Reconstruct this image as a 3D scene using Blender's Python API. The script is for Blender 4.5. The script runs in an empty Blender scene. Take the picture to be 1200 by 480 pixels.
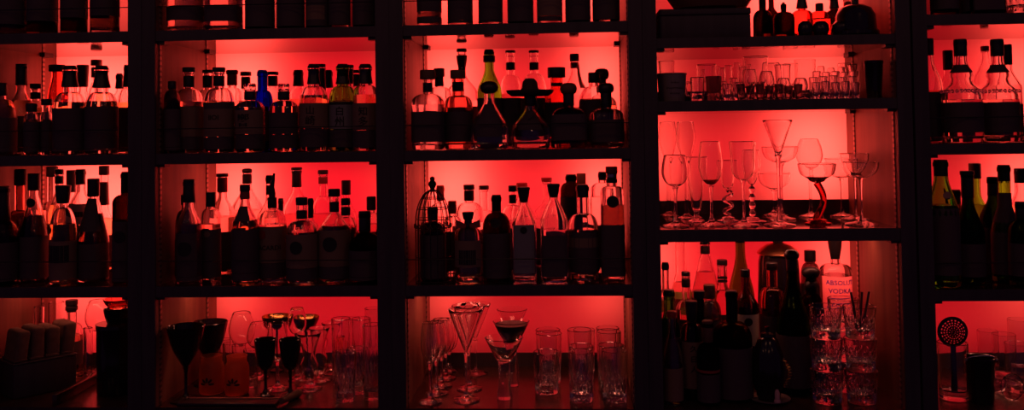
import bpy, bmesh, math, random
from mathutils import Vector, Matrix
random.seed(7)
S = bpy.context.scene
COL = S.collection
PI = math.pi
# ------------------------------------------------------------------ camera
L = 2.1; CZ = 1.55
FPX, PPY = 1076.42, 114.22
YAW, PITCH, ROLL = 0.057845, 0.034802, -0.014193
def axes():
    cy, sy = math.cos(YAW), math.sin(YAW)
    fwd = Vector((-sy, cy, 0)); right = Vector((cy, sy, 0)); up = Vector((0, 0, 1))
    f2 = fwd*math.cos(PITCH) + up*math.sin(PITCH)
    u2 = up*math.cos(PITCH) - fwd*math.sin(PITCH)
    c, s = math.cos(ROLL), math.sin(ROLL)
    return right*c + u2*s, u2*c - right*s, f2
RT, UP, FW = axes()
CAM = Vector((0, -L, CZ))
cd = bpy.data.cameras.new('camera'); cam = bpy.data.objects.new('camera', cd); COL.objects.link(cam)
cd.sensor_width = 36; cd.lens = FPX*36/1200; cd.shift_y = -(240-PPY)/1200
cd.clip_start = .05
M = Matrix((RT, UP, -FW)).transposed().to_4x4(); M.translation = CAM
cam.matrix_world = M
S.camera = cam
def at(px, py, Y):
    d = FW + RT*((px-600)/FPX) + UP*((PPY-py)/FPX)
    return CAM + d*((Y+L)/d.y)
def depth_on(px, py, z):
    d = FW + RT*((px-600)/FPX) + UP*((PPY-py)/FPX)
    return (CAM + d*((z-CZ)/d.z)).y
def mpp(Y): return (Y+L)/FPX*1.004
# ------------------------------------------------------------------ materials
MT = {}
def nm(name):
    m = bpy.data.materials.new(name); m.use_nodes = True
    nt = m.node_tree; nt.nodes.clear()
    o = nt.nodes.new('ShaderNodeOutputMaterial'); MT[name] = m
    return m, nt, o
def pbr(name, col, rough=.4, metal=0, spec=.5, coat=0):
    m, nt, o = nm(name); p = nt.nodes.new('ShaderNodeBsdfPrincipled')
    p.inputs['Base Color'].default_value = (*col, 1); p.inputs['Roughness'].default_value = rough
    p.inputs['Metallic'].default_value = metal; p.inputs['Specular IOR Level'].default_value = spec
    p.inputs['Coat Weight'].default_value = coat
    nt.links.new(p.outputs[0], o.inputs[0]); return m, nt, p
def glass(name, col, ior=1.45, rough=0):
    m, nt, o = nm(name); g = nt.nodes.new('ShaderNodeBsdfGlass')
    g.inputs['Color'].default_value = (*col, 1); g.inputs['IOR'].default_value = ior; g.inputs['Roughness'].default_value = rough
    nt.links.new(g.outputs[0], o.inputs[0]); return m
def noisy(name, c1, c2, scale, rough, sc=(1, 1, 1), spec=.5, detail=4):
    m, nt, p = pbr(name, c1, rough, spec=spec)
    tc = nt.nodes.new('ShaderNodeTexCoord'); mp = nt.nodes.new('ShaderNodeMapping'); mp.inputs['Scale'].default_value = sc
    n = nt.nodes.new('ShaderNodeTexNoise'); n.inputs['Scale'].default_value = scale; n.inputs['Detail'].default_value = detail
    r = nt.nodes.new('ShaderNodeValToRGB')
    r.color_ramp.elements[0].position = .35; r.color_ramp.elements[1].position = .68
    r.color_ramp.elements[0].color = (*c1, 1); r.color_ramp.elements[1].color = (*c2, 1)
    nt.links.new(tc.outputs['Object'], mp.inputs[0]); nt.links.new(mp.outputs[0], n.inputs['Vector'])
    nt.links.new(n.outputs[0], r.inputs[0]); nt.links.new(r.outputs[0], p.inputs['Base Color'])
    return m
glass('clear', (.97, .97, .97)); glass('smoke', (.55, .5, .5)); glass('rose', (.95, .72, .68))
glass('green', (.52, .97, .35)); glass('olive', (.55, .85, .35)); glass('darkgreen', (.22, .4, .12)); glass('blue', (.12, .14, .97))
glass('redglass', (.93, .55, .5)); glass('brownglass', (.3, .14, .07)); glass('yellowgreen', (.60, 1, .4))
glass('winestem', (.6, .16, .16)); glass('frosted', (.95, .9, .9), rough=.35)
glass('water', (.97, .97, .97), 1.33); glass('amber', (.98, .93, .72), 1.34); glass('whisky', (.93, .82, .5), 1.34)
glass('darkliq', (.42, .26, .2), 1.34); glass('gold_liquid', (.95, .95, .6), 1.34); glass('redliq', (.97, .85, .8), 1.34)
pbr('black', (.02, .015, .018), .4); pbr('blackgloss', (.006, .005, .006), .08, spec=.5)
pbr('cap_red', (.35, .02, .02), .4); pbr('cap_wood', (.16, .07, .035), .6); pbr('cork', (.3, .16, .08), .8)
pbr('cap_silver', (.55, .5, .48), .3, metal=1); pbr('cap_gold', (.75, .5, .15), .25, metal=1); pbr('steel', (.5, .48, .47), .25, metal=1)
pbr('copper', (.75, .35, .18), .3, metal=1); pbr('cap_brown', (.12, .05, .03), .5)
pbr('paper_dark', (.07, .045, .05), .75); pbr('paper_cream', (.5, .42, .32), .8); pbr('paper_brown', (.2, .12, .08), .8)
pbr('paper_grey', (.2, .19, .19), .8); pbr('paper_pink', (.6, .35, .32), .8); pbr('paper_red', (.3, .03, .03), .7)
pbr('paper_yellow', (.6, .5, .12), .8); pbr('ink', (.01, .008, .008), .7); pbr('ink_blue', (.12, .12, 1), .6)
pbr('ink_red', (.25, .012, .012), .7); pbr('plastic_white', (.22, .17, .16), .5); pbr('straw', (.05, .03, .02), .8)
pbr('wire', (.02, .012, .012), .4, metal=.3); pbr('felt', (.05, .03, .03), .9)
pbr('lacquer', (.014, .009, .01), .16, spec=.5)
noisy('towel', (.12, .065, .045), (.18, .10, .07), 60, .95)
noisy('wood_side', (.13, .05, .028), (.27, .115, .065), 6, .5, (8, 3.5, .35))
noisy('wood_shelf', (.02, .012, .013), (.028, .018, .018), 8, .07, (1, 8, 8))
noisy('wood_counter', (.032, .016, .013), (.055, .026, .02), 6, .22, (9, 1, 1))
noisy('wood_dark', (.035, .026, .032), (.055, .040, .048), 7, .55, (8, 8, .6))
pbr('room_dark', (.02, .014, .016), .8)
# pilaster strip with slots
m, nt, p = pbr('pilaster', (.45, .3, .26), .4, metal=.5)
tc = nt.nodes.new('ShaderNodeTexCoord'); sx = nt.nodes.new('ShaderNodeSeparateXYZ')
a_ = nt.nodes.new('ShaderNodeMath'); a_.operation = 'MULTIPLY'; a_.inputs[1].default_value = 1/.0127
b_ = nt.nodes.new('ShaderNodeMath'); b_.operation = 'FRACT'
c_ = nt.nodes.new('ShaderNodeMath'); c_.operation = 'GREATER_THAN'; c_.inputs[1].default_value = .55
mx = nt.nodes.new('ShaderNodeMix'); mx.data_type = 'RGBA'
mx.inputs['A'].default_value = (.34, .2, .16, 1); mx.inputs['B'].default_value = (.12, .07, .055, 1)
nt.links.new(tc.outputs['Object'], sx.inputs[0]); nt.links.new(sx.outputs['Z'], a_.inputs[0]); nt.links.new(a_.outputs[0], b_.inputs[0])
nt.links.new(b_.outputs[0], c_.inputs[0]); nt.links.new(c_.outputs[0], mx.inputs['Factor']); nt.links.new(mx.outputs['Result'], p.inputs['Base Color'])
# backlit acrylic
m, nt, o = nm('acrylic')
t = nt.nodes.new('ShaderNodeBsdfTranslucent'); t.inputs[0].default_value = (.9, .9, .9, 1)
d = nt.nodes.new('ShaderNodeBsdfDiffuse'); d.inputs[0].default_value = (.5, .5, .5, 1)
x = nt.nodes.new('ShaderNodeMixShader'); x.inputs[0].default_value = .12
nt.links.new(t.outputs[0], x.inputs[1]); nt.links.new(d.outputs[0], x.inputs[2]); nt.links.new(x.outputs[0], o.inputs[0])
# ------------------------------------------------------------------ mesh helpers
def obj(name, verts, faces, mat, parent=None, smooth=True, angle=38):
    me = bpy.data.meshes.new(name); me.from_pydata(verts, [], faces); me.update()
    if smooth:
        me.polygons.foreach_set('use_smooth', [True]*len(me.polygons)); me.set_sharp_from_angle(angle=math.radians(angle))
    me.materials.append(MT[mat])
    o = bpy.data.objects.new(name, me); COL.objects.link(o)
    if parent is not None: o.parent = parent
    return o
def empty(name, loc, label, cat, group=None, rz=0):
    o = bpy.data.objects.new(name, None); COL.objects.link(o); o.empty_display_size = .02
    o.location = loc; o.rotation_euler = (0, 0, rz); o['label'] = label; o['category'] = cat
    if group: o['group'] = group
    return o
def se(th, n=5.0): return (abs(math.cos(th))**n + abs(math.sin(th))**n)**(-1/n)
def lathe(prof, seg=28, mod=None, dy=1.0, off=(0, 0)):
    """prof: (r, z[, squareness]) from start to end; r==0 ends collapse to poles; closed loop if neither end is a pole."""
    V, F, rings = [], [], []
    for i, p in enumerate(prof):
        r, z = p[0], p[1]; sq = p[2] if len(p) > 2 else 0
        if r < 1e-6:
            V.append((off[0], off[1], z)); rings.append([len(V)-1]); continue
        ring = []
        for k in range(seg):
            th = 2*PI*(k+.5)/seg
            f = 1 + (se(th)-1)*sq if sq else 1
            if mod: f *= mod(th, z, i)
            V.append((off[0]+r*f*math.cos(th), off[1]+r*f*math.sin(th)*(1 if not sq else 1-(1-dy)*sq), z)); ring.append(len(V)-1)
        rings.append(ring)
    n = len(rings); pole = len(rings[0]) == 1 or len(rings[-1]) == 1
    for i in range(n if not pole else n-1):
        A, B = rings[i], rings[(i+1) % n]
        if len(A) == 1 and len(B) == 1: continue
        for k in range(seg):
            k2 = (k+1) % seg
            if len(A) == 1: F.append((A[0], B[k2], B[k]))
            elif len(B) == 1: F.append((A[k], A[k2], B[0]))
            else: F.append((A[k], A[k2], B[k2], B[k]))
    return V, F
def merge(*parts):
    V, F = [], []
    for v, f in parts:
        b = len(V); V += v; F += [tuple(i+b for i in q) for q in f]
    return V, F
def box(x0, x1, y0, y1, z0, z1):
    V = [(x0,y0,z0),(x1,y0,z0),(x1,y1,z0),(x0,y1,z0),(x0,y0,z1),(x1,y0,z1),(x1,y1,z1),(x0,y1,z1)]
    return V, [(3,2,1,0),(4,5,6,7),(0,1,5,4),(1,2,6,5),(2,3,7,6),(3,0,4,7)]
def tube(pts, rad, seg=8, closed=False):
    V, F = [], []; n = len(pts); pts = [Vector(p) for p in pts]
    rads = rad if isinstance(rad, (list, tuple)) else [rad]*n
    ref = None
    for i in range(n):
        a = pts[i-1] if (i > 0 or closed) else pts[i]; b = pts[(i+1) % n] if (i < n-1 or closed) else pts[i]
        t = (b-a).normalized()
        if ref is None: ref = Vector((1, 0, 0)) if abs(t.x) < .8 else Vector((0, 1, 0))
        u = (ref - t*ref.dot(t)).normalized(); w = t.cross(u); ref = u
        for k in range(seg):
            th = 2*PI*k/seg; V.append(tuple(pts[i] + (u*math.cos(th)+w*math.sin(th))*rads[i]))
    for i in range(n if closed else n-1):
        j = (i+1) % n
        for k in range(seg):
            k2 = (k+1) % seg; F.append((i*seg+k, i*seg+k2, j*seg+k2, j*seg+k))
    if not closed:
        F.append(tuple(range(seg-1, -1, -1))); F.append(tuple((n-1)*seg+k for k in range(seg)))
    return V, F
def smooth_curve(pts, n=14):
    """Catmull-Rom through (u, r)."""
    out = []
    P = [pts[0]] + list(pts) + [pts[-1]]
    m = len(pts)-1; per = max(2, n//m)
    for i in range(m):
        p0, p1, p2, p3 = P[i], P[i+1], P[i+2], P[i+3]
        for k in range(per):
            t = k/per
            out.append(tuple(.5*((2*p1[j])+(-p0[j]+p2[j])*t+(2*p0[j]-5*p1[j]+4*p2[j]-p3[j])*t*t+(-p0[j]+3*p1[j]-3*p2[j]+p3[j])*t**3) for j in (0, 1)))
    out.append(pts[-1]); return out
def interp(prof, z):
    for (r0, z0), (r1, z1) in zip(prof, prof[1:]):
        if min(z0, z1)-1e-9 <= z <= max(z0, z1)+1e-9:
            if abs(z1-z0) < 1e-9: continue
            return r0+(r1-r0)*(z-z0)/(z1-z0)
    return prof[0][0]
def text_mesh(txt, size, bold=0):
    cu = bpy.data.curves.new('lettering', 'FONT'); cu.body = txt; cu.size = size; cu.align_x = 'CENTER'; cu.align_y = 'CENTER'
    cu.resolution_u = 2; cu.offset = bold; cu.extrude = .00025; cu.space_line = .95
    o = bpy.data.objects.new('lettering', cu); COL.objects.link(o)
    dg = bpy.context.evaluated_depsgraph_get(); me = bpy.data.meshes.new_from_object(o.evaluated_get(dg))
    V = [tuple(v.co) for v in me.vertices]; F = [tuple(p.vertices) for p in me.polygons]
    bpy.data.objects.remove(o); bpy.data.curves.remove(cu); bpy.data.meshes.remove(me)
    return V, F
def wrap(VF, z, R, flat, ang=0):
    """Lettering laid on the front (-y) of a round or flat-faced bottle."""
    V, F = VF; out = []
    for x, y, e in V:
        if flat: out.append((x, -(R+.0012+e), z+y))
        else:
            a = x/R + ang; rr = R+.0012+e; out.append((rr*math.sin(a), -rr*math.cos(a), z+y))
    return out, F
# ------------------------------------------------------------------ back bar units
D = .367; CAV = .088; SP = .0318
def zz(v): return v+CZ
SH = {'s1': (.2192, .024), 's2': (-.0693, .024), 's3': (-.3773, .024)}
FLOOR = -.6303; TOPB = .60
BAYS = {
 'b1': dict(x=(-1.4096, -1.0225), sh=[(.2192, .024), (-.0693, .024), (-.3773, .024)], lab='far left bay'),
 'b2': dict(x=(-.9576, -.4359), sh=[(.2192, .024), (-.0693, .024), (-.3773, .024)], lab='second bay'),
 'b3': dict(x=(-.3722, .1455), sh=[(.2192, .024), (-.0693, .024), (-.3773, .024)], lab='middle bay'),
 'b4': dict(x=(.2087, .7394), sh=[(.1798, .022), (.0353, .0235), (-.258, .027)], lab='fourth bay'),
 'b5': dict(x=(.8087, 1.32), sh=[(.2192, .024), (-.0693, .024), (-.392, .024)], lab='far right bay'),
}
UNITLAB = {'b1': 'dark wood shelving bay at far left holding towels on its counter', 'b2': 'dark wood shelving bay with blue bottle and black goblets',
 'b3': 'dark wood shelving bay holding the hat bottle and the birdcage bottle', 'b4': 'dark wood shelving bay with shelves of empty stemware above dark bottles',
 'b5': 'dark wood shelving bay at far right with green and ornate bottles'}
# LED boards behind the acrylic, per cell from top to bottom: (left width, left power, right width, right power, deep red fill)
LED = {'b1': [(.20, .2, .10, .8, .2), (.27, 1.0, .07, .55, .6), (.27, .95, .10, .9, .6), (.20, .45, .08, .8, .6)],
       'b2': [(.11, .7, .03, .02, .06), (.15, 1.05, .05, .34, .62), (.13, 1.0, .05, .34, .75), (.10, .36, .04, .16, .40)],
       'b3': [(.13, .8, .13, .9, .4), (.12, 1.0, .11, 1.0, .48), (.13, 1.0, .10, .95, .62), (.10, .30, .09, .30, .34)],
       'b4': [(.05, .2, .25, .95, .4), (.07, .7, .18, .95, .5), (.06, .85, .175, .95, .43), (.06, .7, .09, .6, .5)],
       'b5': [(.04, .02, .14, .5, .1), (.03, .2, .20, .62, .42), (.03, .25, .20, .7, .42), (.03, .15, .2, .18, .34)]}
LEDP = 24; LEDC = (1, .062, .044); LEDR = (1, .004, .016)
cells = {}
TAPE = {'b1': .3, 'b2': .7, 'b3': 1, 'b4': .8, 'b5': .7}
for key, B in BAYS.items():
    x0, x1 = B['x']
    u = empty('shelving_unit', ((x0+x1)/2, D/2, 0), UNITLAB[key], 'shelves', 'backlit shelving bays')
    ox, oy = (x0+x1)/2, D/2
    def part(name, vf, mat, par=u, smooth=False):
        v = [(a-ox, b-oy, c) for a, b, c in vf[0]]
        return obj(name, v, vf[1], mat, par, smooth)
    zt = zz(TOPB)
    for s, xa in ((-1, x0-SP), (1, x1)):
        xb = xa+SP
        part('side_panel', box(xa, xb, .0, D+CAV, 0, zt), 'wood_side')
        # black edge on the front of the side panel
        part('front_edge', box(xa-.0002, xb+.0002, -.006, .0, 0, zt), 'wood_dark')
        xi = x1 if s > 0 else x0
        for Y in (.022, D-.062):
            part('shelf_standard', box(xi-(.0022 if s > 0 else 0), xi+(0 if s > 0 else .0022), Y-.005, Y+.005, zz(FLOOR)+.002, zt-.04), 'pilaster')
    part('back_board', box(x0, x1, D+CAV, D+CAV+.012, 0, zt), 'wood_dark')
    part('top_board', box(x0, x1, 0, D+CAV, zt-.024, zt), 'wood_dark')
    part('counter_board', box(x0, x1, -.004, D+CAV, zz(FLOOR)-.03, zz(FLOOR)), 'wood_counter')
    part('cupboard_front', box(x0, x1, .012, .03, .08, zz(FLOOR)-.032), 'wood_dark')
    tops = [TOPB-.024]; bots = []
    for zb, th in B['sh']:
        part('shelf_board', box(x0+.0004, x1-.0004, .002, D+CAV, zz(zb), zz(zb)+th), 'wood_shelf')
        part('shelf_lip', box(x0+.0004, x1-.0004, -.004, .0015, zz(zb)-.0004, zz(zb)+th+.0004), 'wood_dark')
        bots.append(zb+th); tops.append(zb)
        for s in (-1, 1):
            xa, xb = (x0, x0+.019) if s < 0 else (x1-.019, x1)
            part('shelf_clip', box(xa, xb, .004, .032, zz(zb)-.0072, zz(zb)-.0002), 'black')
            xa, xb = (x0+.0022, x0+.016) if s < 0 else (x1-.016, x1-.0022)
            part('shelf_clip', box(xa, xb, D-.082, D-.04, zz(zb)-.006, zz(zb)-.0002), 'black')
    bots.append(FLOOR)
    for i in range(4):
        zlo, zhi = bots[i], tops[i]
        part('back_rail', box(x0, x1, D, D+.016, zz(zlo), zz(zlo)+.036), 'wood_dark')
        zl = zz(zlo)+.036
        part('backlit_panel', ([(x0, D+.004, zl), (x1, D+.004, zl), (x1, D+.004, zz(zhi)), (x0, D+.004, zz(zhi))], [(0, 1, 2, 3)]), 'acrylic')
        if key != 'b4' and i < 3:
            zr = zz(zlo)+.058
            v, f = tube([(x0+.001, .006, zr), (x1-.001, .006, zr)], .0013, 6)
            part('guard_rail', (v, f), 'wire', smooth=True)
        wl, pl, wr, pr_, fill = LED[key][i]
        h = zz(zhi)-zl
        for xl, xr_, pw, colr in ((x0+.004, x0+wl, pl, LEDC), (x1-wr, x1-.004, pr_, LEDC), (x0+.004, x1-.004, fill*.30, LEDR)):
            lo_ = .5*h if i == 3 and colr is LEDC else .01
            ld = bpy.data.lights.new('led_board', 'AREA'); ld.shape = 'RECTANGLE'; ld.size = xr_-xl; ld.size_y = h*.97-lo_
            ld.energy = LEDP*pw*ld.size*ld.size_y*(1.35 if i == 3 and colr is LEDC else 1); ld.color = colr
            lo = bpy.data.objects.new('led_board', ld); COL.objects.link(lo)
            lo.location = ((xl+xr_)/2, D+CAV-.004, zl+lo_+(h*.97-lo_)/2)
            lo.rotation_euler = Vector((0, 1, 0)).to_track_quat('Z', 'Y').to_euler()
        if i == 3 or (i == 2):
            # LED tape under the back of the shelf above, shining down and back
            ld = bpy.data.lights.new('led_tape', 'AREA'); ld.shape = 'RECTANGLE'; ld.size = x1-x0-.03; ld.size_y = .02
            ld.energy = (.5 if i == 3 else .2)*TAPE[key]; ld.color = (1, .24, .15) if i == 3 else (1, .15, .11)
            lo = bpy.data.objects.new('led_tape', ld); COL.objects.link(lo); lo.location = ((x0+x1)/2, (.19 if i == 3 else .25), zz(zhi)-.004)
            lo.rotation_euler = (0, 0, 0)
        cells[key+'r'+str(i+1)] = dict(z=zlo, x=(x0, x1), ztop=zhi)
# the room behind and under the units, one weak warm ceiling lamp on the guests' side
def struct(name, vf, mat):
    o = obj(name, vf[0], vf[1], mat, None, False); o['kind'] = 'structure'; return o
struct('wall_back', box(-3.2, 3.2, D+CAV+.014, D+CAV+.11, 0, 2.9), 'room_dark')
struct('floor', box(-3.2, 3.2, -3.2, D+CAV+.11, -.1, 0), 'room_dark')
w = bpy.data.worlds.new('world'); S.world = w; w.use_nodes = True
w.node_tree.nodes['Background'].inputs[0].default_value = (.022, .007, .028, 1); w.node_tree.nodes['Background'].inputs[1].default_value = 1.0
LAMPS = [(-1.9, -1.7, 2.35, .42), (-1.0, -2.4, 2.5, .42), (-.35, -1.2, 2.62, .42), (.35, -2.6, 2.3, .42), (.9, -1.3, 2.6, .42), (1.7, -2.2, 2.4, .42)]
for x, y, z, e in LAMPS:
    ld = bpy.data.lights.new('pendant_lamp', 'AREA'); ld.shape = 'DISK'; ld.size = .13; ld.energy = e; ld.color = (1, .42, .2)
    lo = bpy.data.objects.new('pendant_lamp', ld); COL.objects.link(lo); lo.location = (x, y, z)
    lo.rotation_euler = (Vector((x, y, z))-Vector((x*.5, .2, 1.1))).to_track_quat('Z', 'Y').to_euler()
vs = S.view_settings; vs.view_transform = 'Standard'; vs.look = 'None'; vs.exposure = 0; vs.gamma = 1; vs.use_curve_mapping = False
S.render.film_transparent = False
S.cycles.use_denoising = True
S.cycles.max_bounces = 28; S.cycles.transmission_bounces = 28; S.cycles.glossy_bounces = 8; S.cycles.diffuse_bounces = 4; S.cycles.transparent_max_bounces = 8
S.cycles.sample_clamp_indirect = 6
# ------------------------------------------------------------------ bottles
ROW = {'f': .058, 'm': .145, 'b': .232, 'k': .312}
LOC = {}
for k, B in BAYS.items():
    names4 = ['top shelf', 'second shelf', 'third shelf', 'counter'] if k != 'b4' else ['top shelf', 'upper glass shelf', 'lower glass shelf', 'counter']
    for i in range(4): LOC[k+'r'+str(i+1)] = "%s's %s" % (B['lab'], names4[i])
TODO = []; CELL = ['']
LABELS = {}
def label(desc, cell):
    t = desc + ', ' + LOC[cell]
    return t
def b(desc, px, yt, W, row, caps=(), n=(8, 10), s=(30, 'round'), g='clear', q=None, l=(), t=(), sq=0, dy=1, em=None, nm='liquor_bottle', base=.012, grp=None, extra=None):
    """One bottle. Pixel measures of the photograph are turned into metres at the bottle's depth.
    caps: (ytop, ybottom, wtop, wbottom, part name, material); n: (neck width, y of its foot); s: (y where the shoulder ends, kind)
    q: (level y, material); l: labels (y0, y1, material, arc share); t: lettering (text, y, px size, material)"""
    Y = ROW[row] if isinstance(row, str) else row
    TODO.append(dict(desc=desc, px=px, yt=yt, W=W, Y=Y, caps=caps, n=n, s=s, g=g, q=q, l=l, t=t, sq=sq, dy=dy, em=em, nm=nm, base=base, cell=CELL[0], grp=grp, extra=extra))
def shoulder(r0, z0, r1, z1, kind, m=9):
    out = []
    for i in range(1, m+1):
        u = i/m
        if kind == 'round': a = u*PI/2; r = r0+(r1-r0)*math.sin(a); z = z0-(z0-z1)*(1-math.cos(a))
        elif kind == 'S': r = r0+(r1-r0)*(3*u*u-2*u**3); z = z0+(z1-z0)*u
        elif kind == 'slope':
            r = r0+(r1-r0)*(u**.9); z = z0+(z1-z0)*u
            if u > .8: z = z0+(z1-z0)*(.8+(u-.8)*1.0)
        elif kind == 'flat': a = u*PI/2; r = r0+(r1-r0)*min(1, math.sin(a)**.6); z = z0-(z0-z1)*(1-math.cos(a))
        elif kind == 'bell':
            # narrow throat, a bead, a waist, then a wide rounded shoulder
            pts = [(0, 0), (.18, .10), (.30, .36), (.42, .40), (.52, .30), (.66, .42), (.82, .84), (1, 1)]
            for (u0, f0), (u1, f1) in zip(pts, pts[1:]):
                if u0 <= u <= u1: f = f0+(f1-f0)*(u-u0)/(u1-u0); break
            r = r0+(r1-r0)*f; z = z0+(z1-z0)*u
        out.append((r, z, u))
    return out
def build_bottle(d):
    c = cells[d['cell']]; Y = d['Y']; R = d['R']; X = d['X']; zb = zz(c['z'])+.0008
    zy = lambda y: at(d['px'], y, Y).z - zb
    k = mpp(Y)
    e = empty(d['nm'], (X, Y, zb), label(d['desc'], d['cell']), 'bottle', d['grp'] or 'bottles on the ' + LOC[d['cell']])
    rn = min(d['n'][0]*k/2, R*.95); zt = zy(d['yt']) - .004; zn = zy(d['n'][1]); zs = zy(d['s'][0])
    zs = max(zs, .03); zn = max(zn, zs+.006); zt = max(zt, zn+.01)
    sq = d['sq']; bs = d['base']
    P = [(R*.86, 0, sq), (R*.97, .002, sq), (R, .006, sq), (R, zs*.5, sq), (R, zs, sq)]
    sh = [(r, z, sq*u) for r, z, u in shoulder(rn, zn, R, zs, d['s'][1], 12 if d['s'][1] == 'bell' else 9)]
    P += [(r, z, s_) for r, z, s_ in reversed(sh[:-1])]
    P += [(rn, zn, 0), (rn, zt-.012, 0), (rn*1.12, zt-.011, 0), (rn*1.12, zt-.003, 0), (rn, zt, 0)]
    th = min(.0056, rn*.45)
    inner = []
    for r, z, s_ in P[3:]:
        inner.append((max(r-th*(.75+.55*min(1, r/R)*(1 if z > zs*.8 else .4)), .0015), max(z, bs+.004) if z < zs*.5+1e-6 else z, s_))
    inn = [(R-th-.003, bs+.0005, sq), (R-th*.98, bs+.004, sq)] + [q for q in inner if q[1] > bs+.006]
    inn[-1] = (rn-th*.8, zt, 0)
    prof = [(0, .002, 0)] + P + list(reversed(inn)) + [(0, bs, 0)]
    V, F = lathe(prof, 32, dy=d['dy'])
    obj('glass_body', V, F, d['g'], e)
    if d['q']:
        zl = min(zy(d['q'][0]), zt-.012)
        rin = [(q[0]+.0002, q[1], q[2]) for q in inn]
        pr = [(p[1], p) for p in rin]
        lp = [(0, bs-.0002, 0)] + [p for p in rin if p[1] < zl]
        last = lp[-1]; nxt = [p for p in rin if p[1] >= zl]
        if nxt:
            n0 = nxt[0]; f = (zl-last[1])/max(1e-6, n0[1]-last[1])
            lp.append((last[0]+(n0[0]-last[0])*f, zl, last[2]+(n0[2]-last[2])*f))
        lp.append((0, zl, 0))
        V, F = lathe(lp, 32, dy=d['dy']); obj('liquid', V, F, d['q'][1], e)
    outer = [(r, z) for r, z, *_ in P]
    sqz = [(s_, z) for r, z, s_ in P]
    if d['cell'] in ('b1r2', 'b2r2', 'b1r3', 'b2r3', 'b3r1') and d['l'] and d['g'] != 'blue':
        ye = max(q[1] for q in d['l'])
        if zy(ye) > .012: d['l'] = list(d['l'])+[(ye+.5, 999, 'paper_dark', .82)]  # no real label: dark sheet added to blot out backlight at the foot
    host = None
    for i, lb in enumerate(d['l']):
        y0, y1, mat = lb[:3]; arc = lb[3] if len(lb) > 3 else .62
        z1, z0 = zy(y0), max(zy(y1) if y1 < 900 else 0, .008)
        if z1 <= z0: continue
        m = 7; na = 18; V = []; F = []
        a0 = -PI/2-arc*PI; full = arc >= .99
        for o_ in (.0009, .0003):
            for j in range(m):
                z = z0+(z1-z0)*j/(m-1); r = interp(outer, z); s_ = interp(sqz, z)
                for i2 in range(na+1):
                    a = a0+2*arc*PI*i2/na
                    f = 1+(se(a)-1)*s_ if s_ else 1
                    V.append(((r*f+o_)*math.cos(a), (r*f+o_)*math.sin(a)*(1-(1-d['dy'])*s_ if s_ else 1), z))
        for o_ in range(2):
            for j in range(m-1):
                for i2 in range(na):
                    p = o_*m*(na+1)+j*(na+1)+i2; qd = (p, p+1, p+na+2, p+na+1)
                    F.append(qd if o_ == 0 else qd[::-1])
        N = m*(na+1)
        for j in range(m-1):
            for i2 in (0, na):
                p = j*(na+1)+i2; qd = (p, p+na+1, p+na+1+N, p+N); F.append(qd if i2 == 0 else qd[::-1])
        for i2 in range(na):
            for j in (0, m-1):
                p = j*(na+1)+i2; qd = (p, p+N, p+N+1, p+1); F.append(qd if j == 0 else qd[::-1])
        lo = obj('label', V, F, mat, e)  # paper labels and the added dark foot sheets alike
        if host is None: host = lo
    for tx in d['t']:
        s0, y, px, mat = tx[:4]; dx = tx[4] if len(tx) > 4 else 0
        VF = text_mesh(s0, px*k, .0002)
        V, F = wrap(VF, zy(y), R+.0004 if not sq else R*d['dy']+.0004, sq > .5, dx*k/R)
        if sq > .5: V = [(a+dx*k, b_, c_) for a, b_, c_ in V]
        obj('lettering', V, F, mat, host or e, False)
    if d['em']:
        y, w_, mat = d['em'][:3]; dx = d['em'][3] if len(d['em']) > 3 else 0
        V = []; F = []; rr = w_*k/2; na = 20; z = zy(y)
        for i2 in range(na): V.append((rr*math.cos(2*PI*i2/na), rr*math.sin(2*PI*i2/na), .0006))
        V.append((0, 0, .0009)); F = [(i2, (i2+1) % na, na) for i2 in range(na)]
        for i2 in range(na): V.append((rr*math.cos(2*PI*i2/na), rr*math.sin(2*PI*i2/na), .0))
        F += [(i2, na+1+i2, na+1+(i2+1) % na, (i2+1) % na) for i2 in range(na)]
        re = interp(outer, z)
        V, F = wrap((V, F), z, re*(d['dy'] if sq > .5 else 1)+.0004, sq > .5, dx*k/max(re, .004))
        if sq > .5: V = [(a+dx*k, b_, c_) for a, b_, c_ in V]
        obj('emblem', V, F, mat, host or e)
    for cp in d['caps']:
        y0, y1, w0, w1, name, mat = cp
        z1, z0 = zy(y0), zy(y1); r0, r1 = w0*k/2, w1*k/2
        if name in ('ball_stopper', 'round_stopper'):
            zc = (z0+z1)/2; h = (z1-z0)/2; pr = [(0, z1)]
            for j in range(1, 12):
                a = PI*j/12; f = math.sin(a)**(.8 if name[0] == 'b' else .55); pr.append((r0*f, zc+h*math.cos(a)))
            pr.append((0, z0)); pr.reverse()
            V, F = lathe(pr, 28)
        else:
            bv = min(.0015, (z1-z0)*.2, r0*.3)
            pr = [(0, z0), (r1-bv*.6, z0), (r1, z0+bv), (r0+(r1-r0)*.35, z0+(z1-z0)*.5), (r0, z1-bv), (r0-bv, z1), (0, z1)]
            md = (lambda th, z, i: 1+.025*math.cos(20*th)) if name == 'ribbed_cap' else None
            V, F = lathe(pr, 40 if md else 26, mod=md)
        obj('cap' if name == 'ribbed_cap' else name, V, F, mat, e)
    if d['extra']: d['extra'](e, d, zy, k)
    return e
# shorthand for the usual closures
def cyl(y0, y1, w, mat='black'): return (y0, y1, w, w, 'cap', mat)
def flare(y0, y1, w0, w1, mat='black'): return (y0, y1, w0, w1, 'cap', mat)
def band(y0, y1, w, mat='black'): return (y0, y1, w, w, 'neck_band', mat)
def ball(y0, y1, w, mat='black'): return (y0, y1, w, w, 'ball_stopper', mat)
def disc(y0, y1, w, mat='black'): return (y0, y1, w, w, 'round_stopper', mat)
DK = 'paper_dark'; BR = 'paper_brown'; CR = 'paper_cream'
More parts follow.
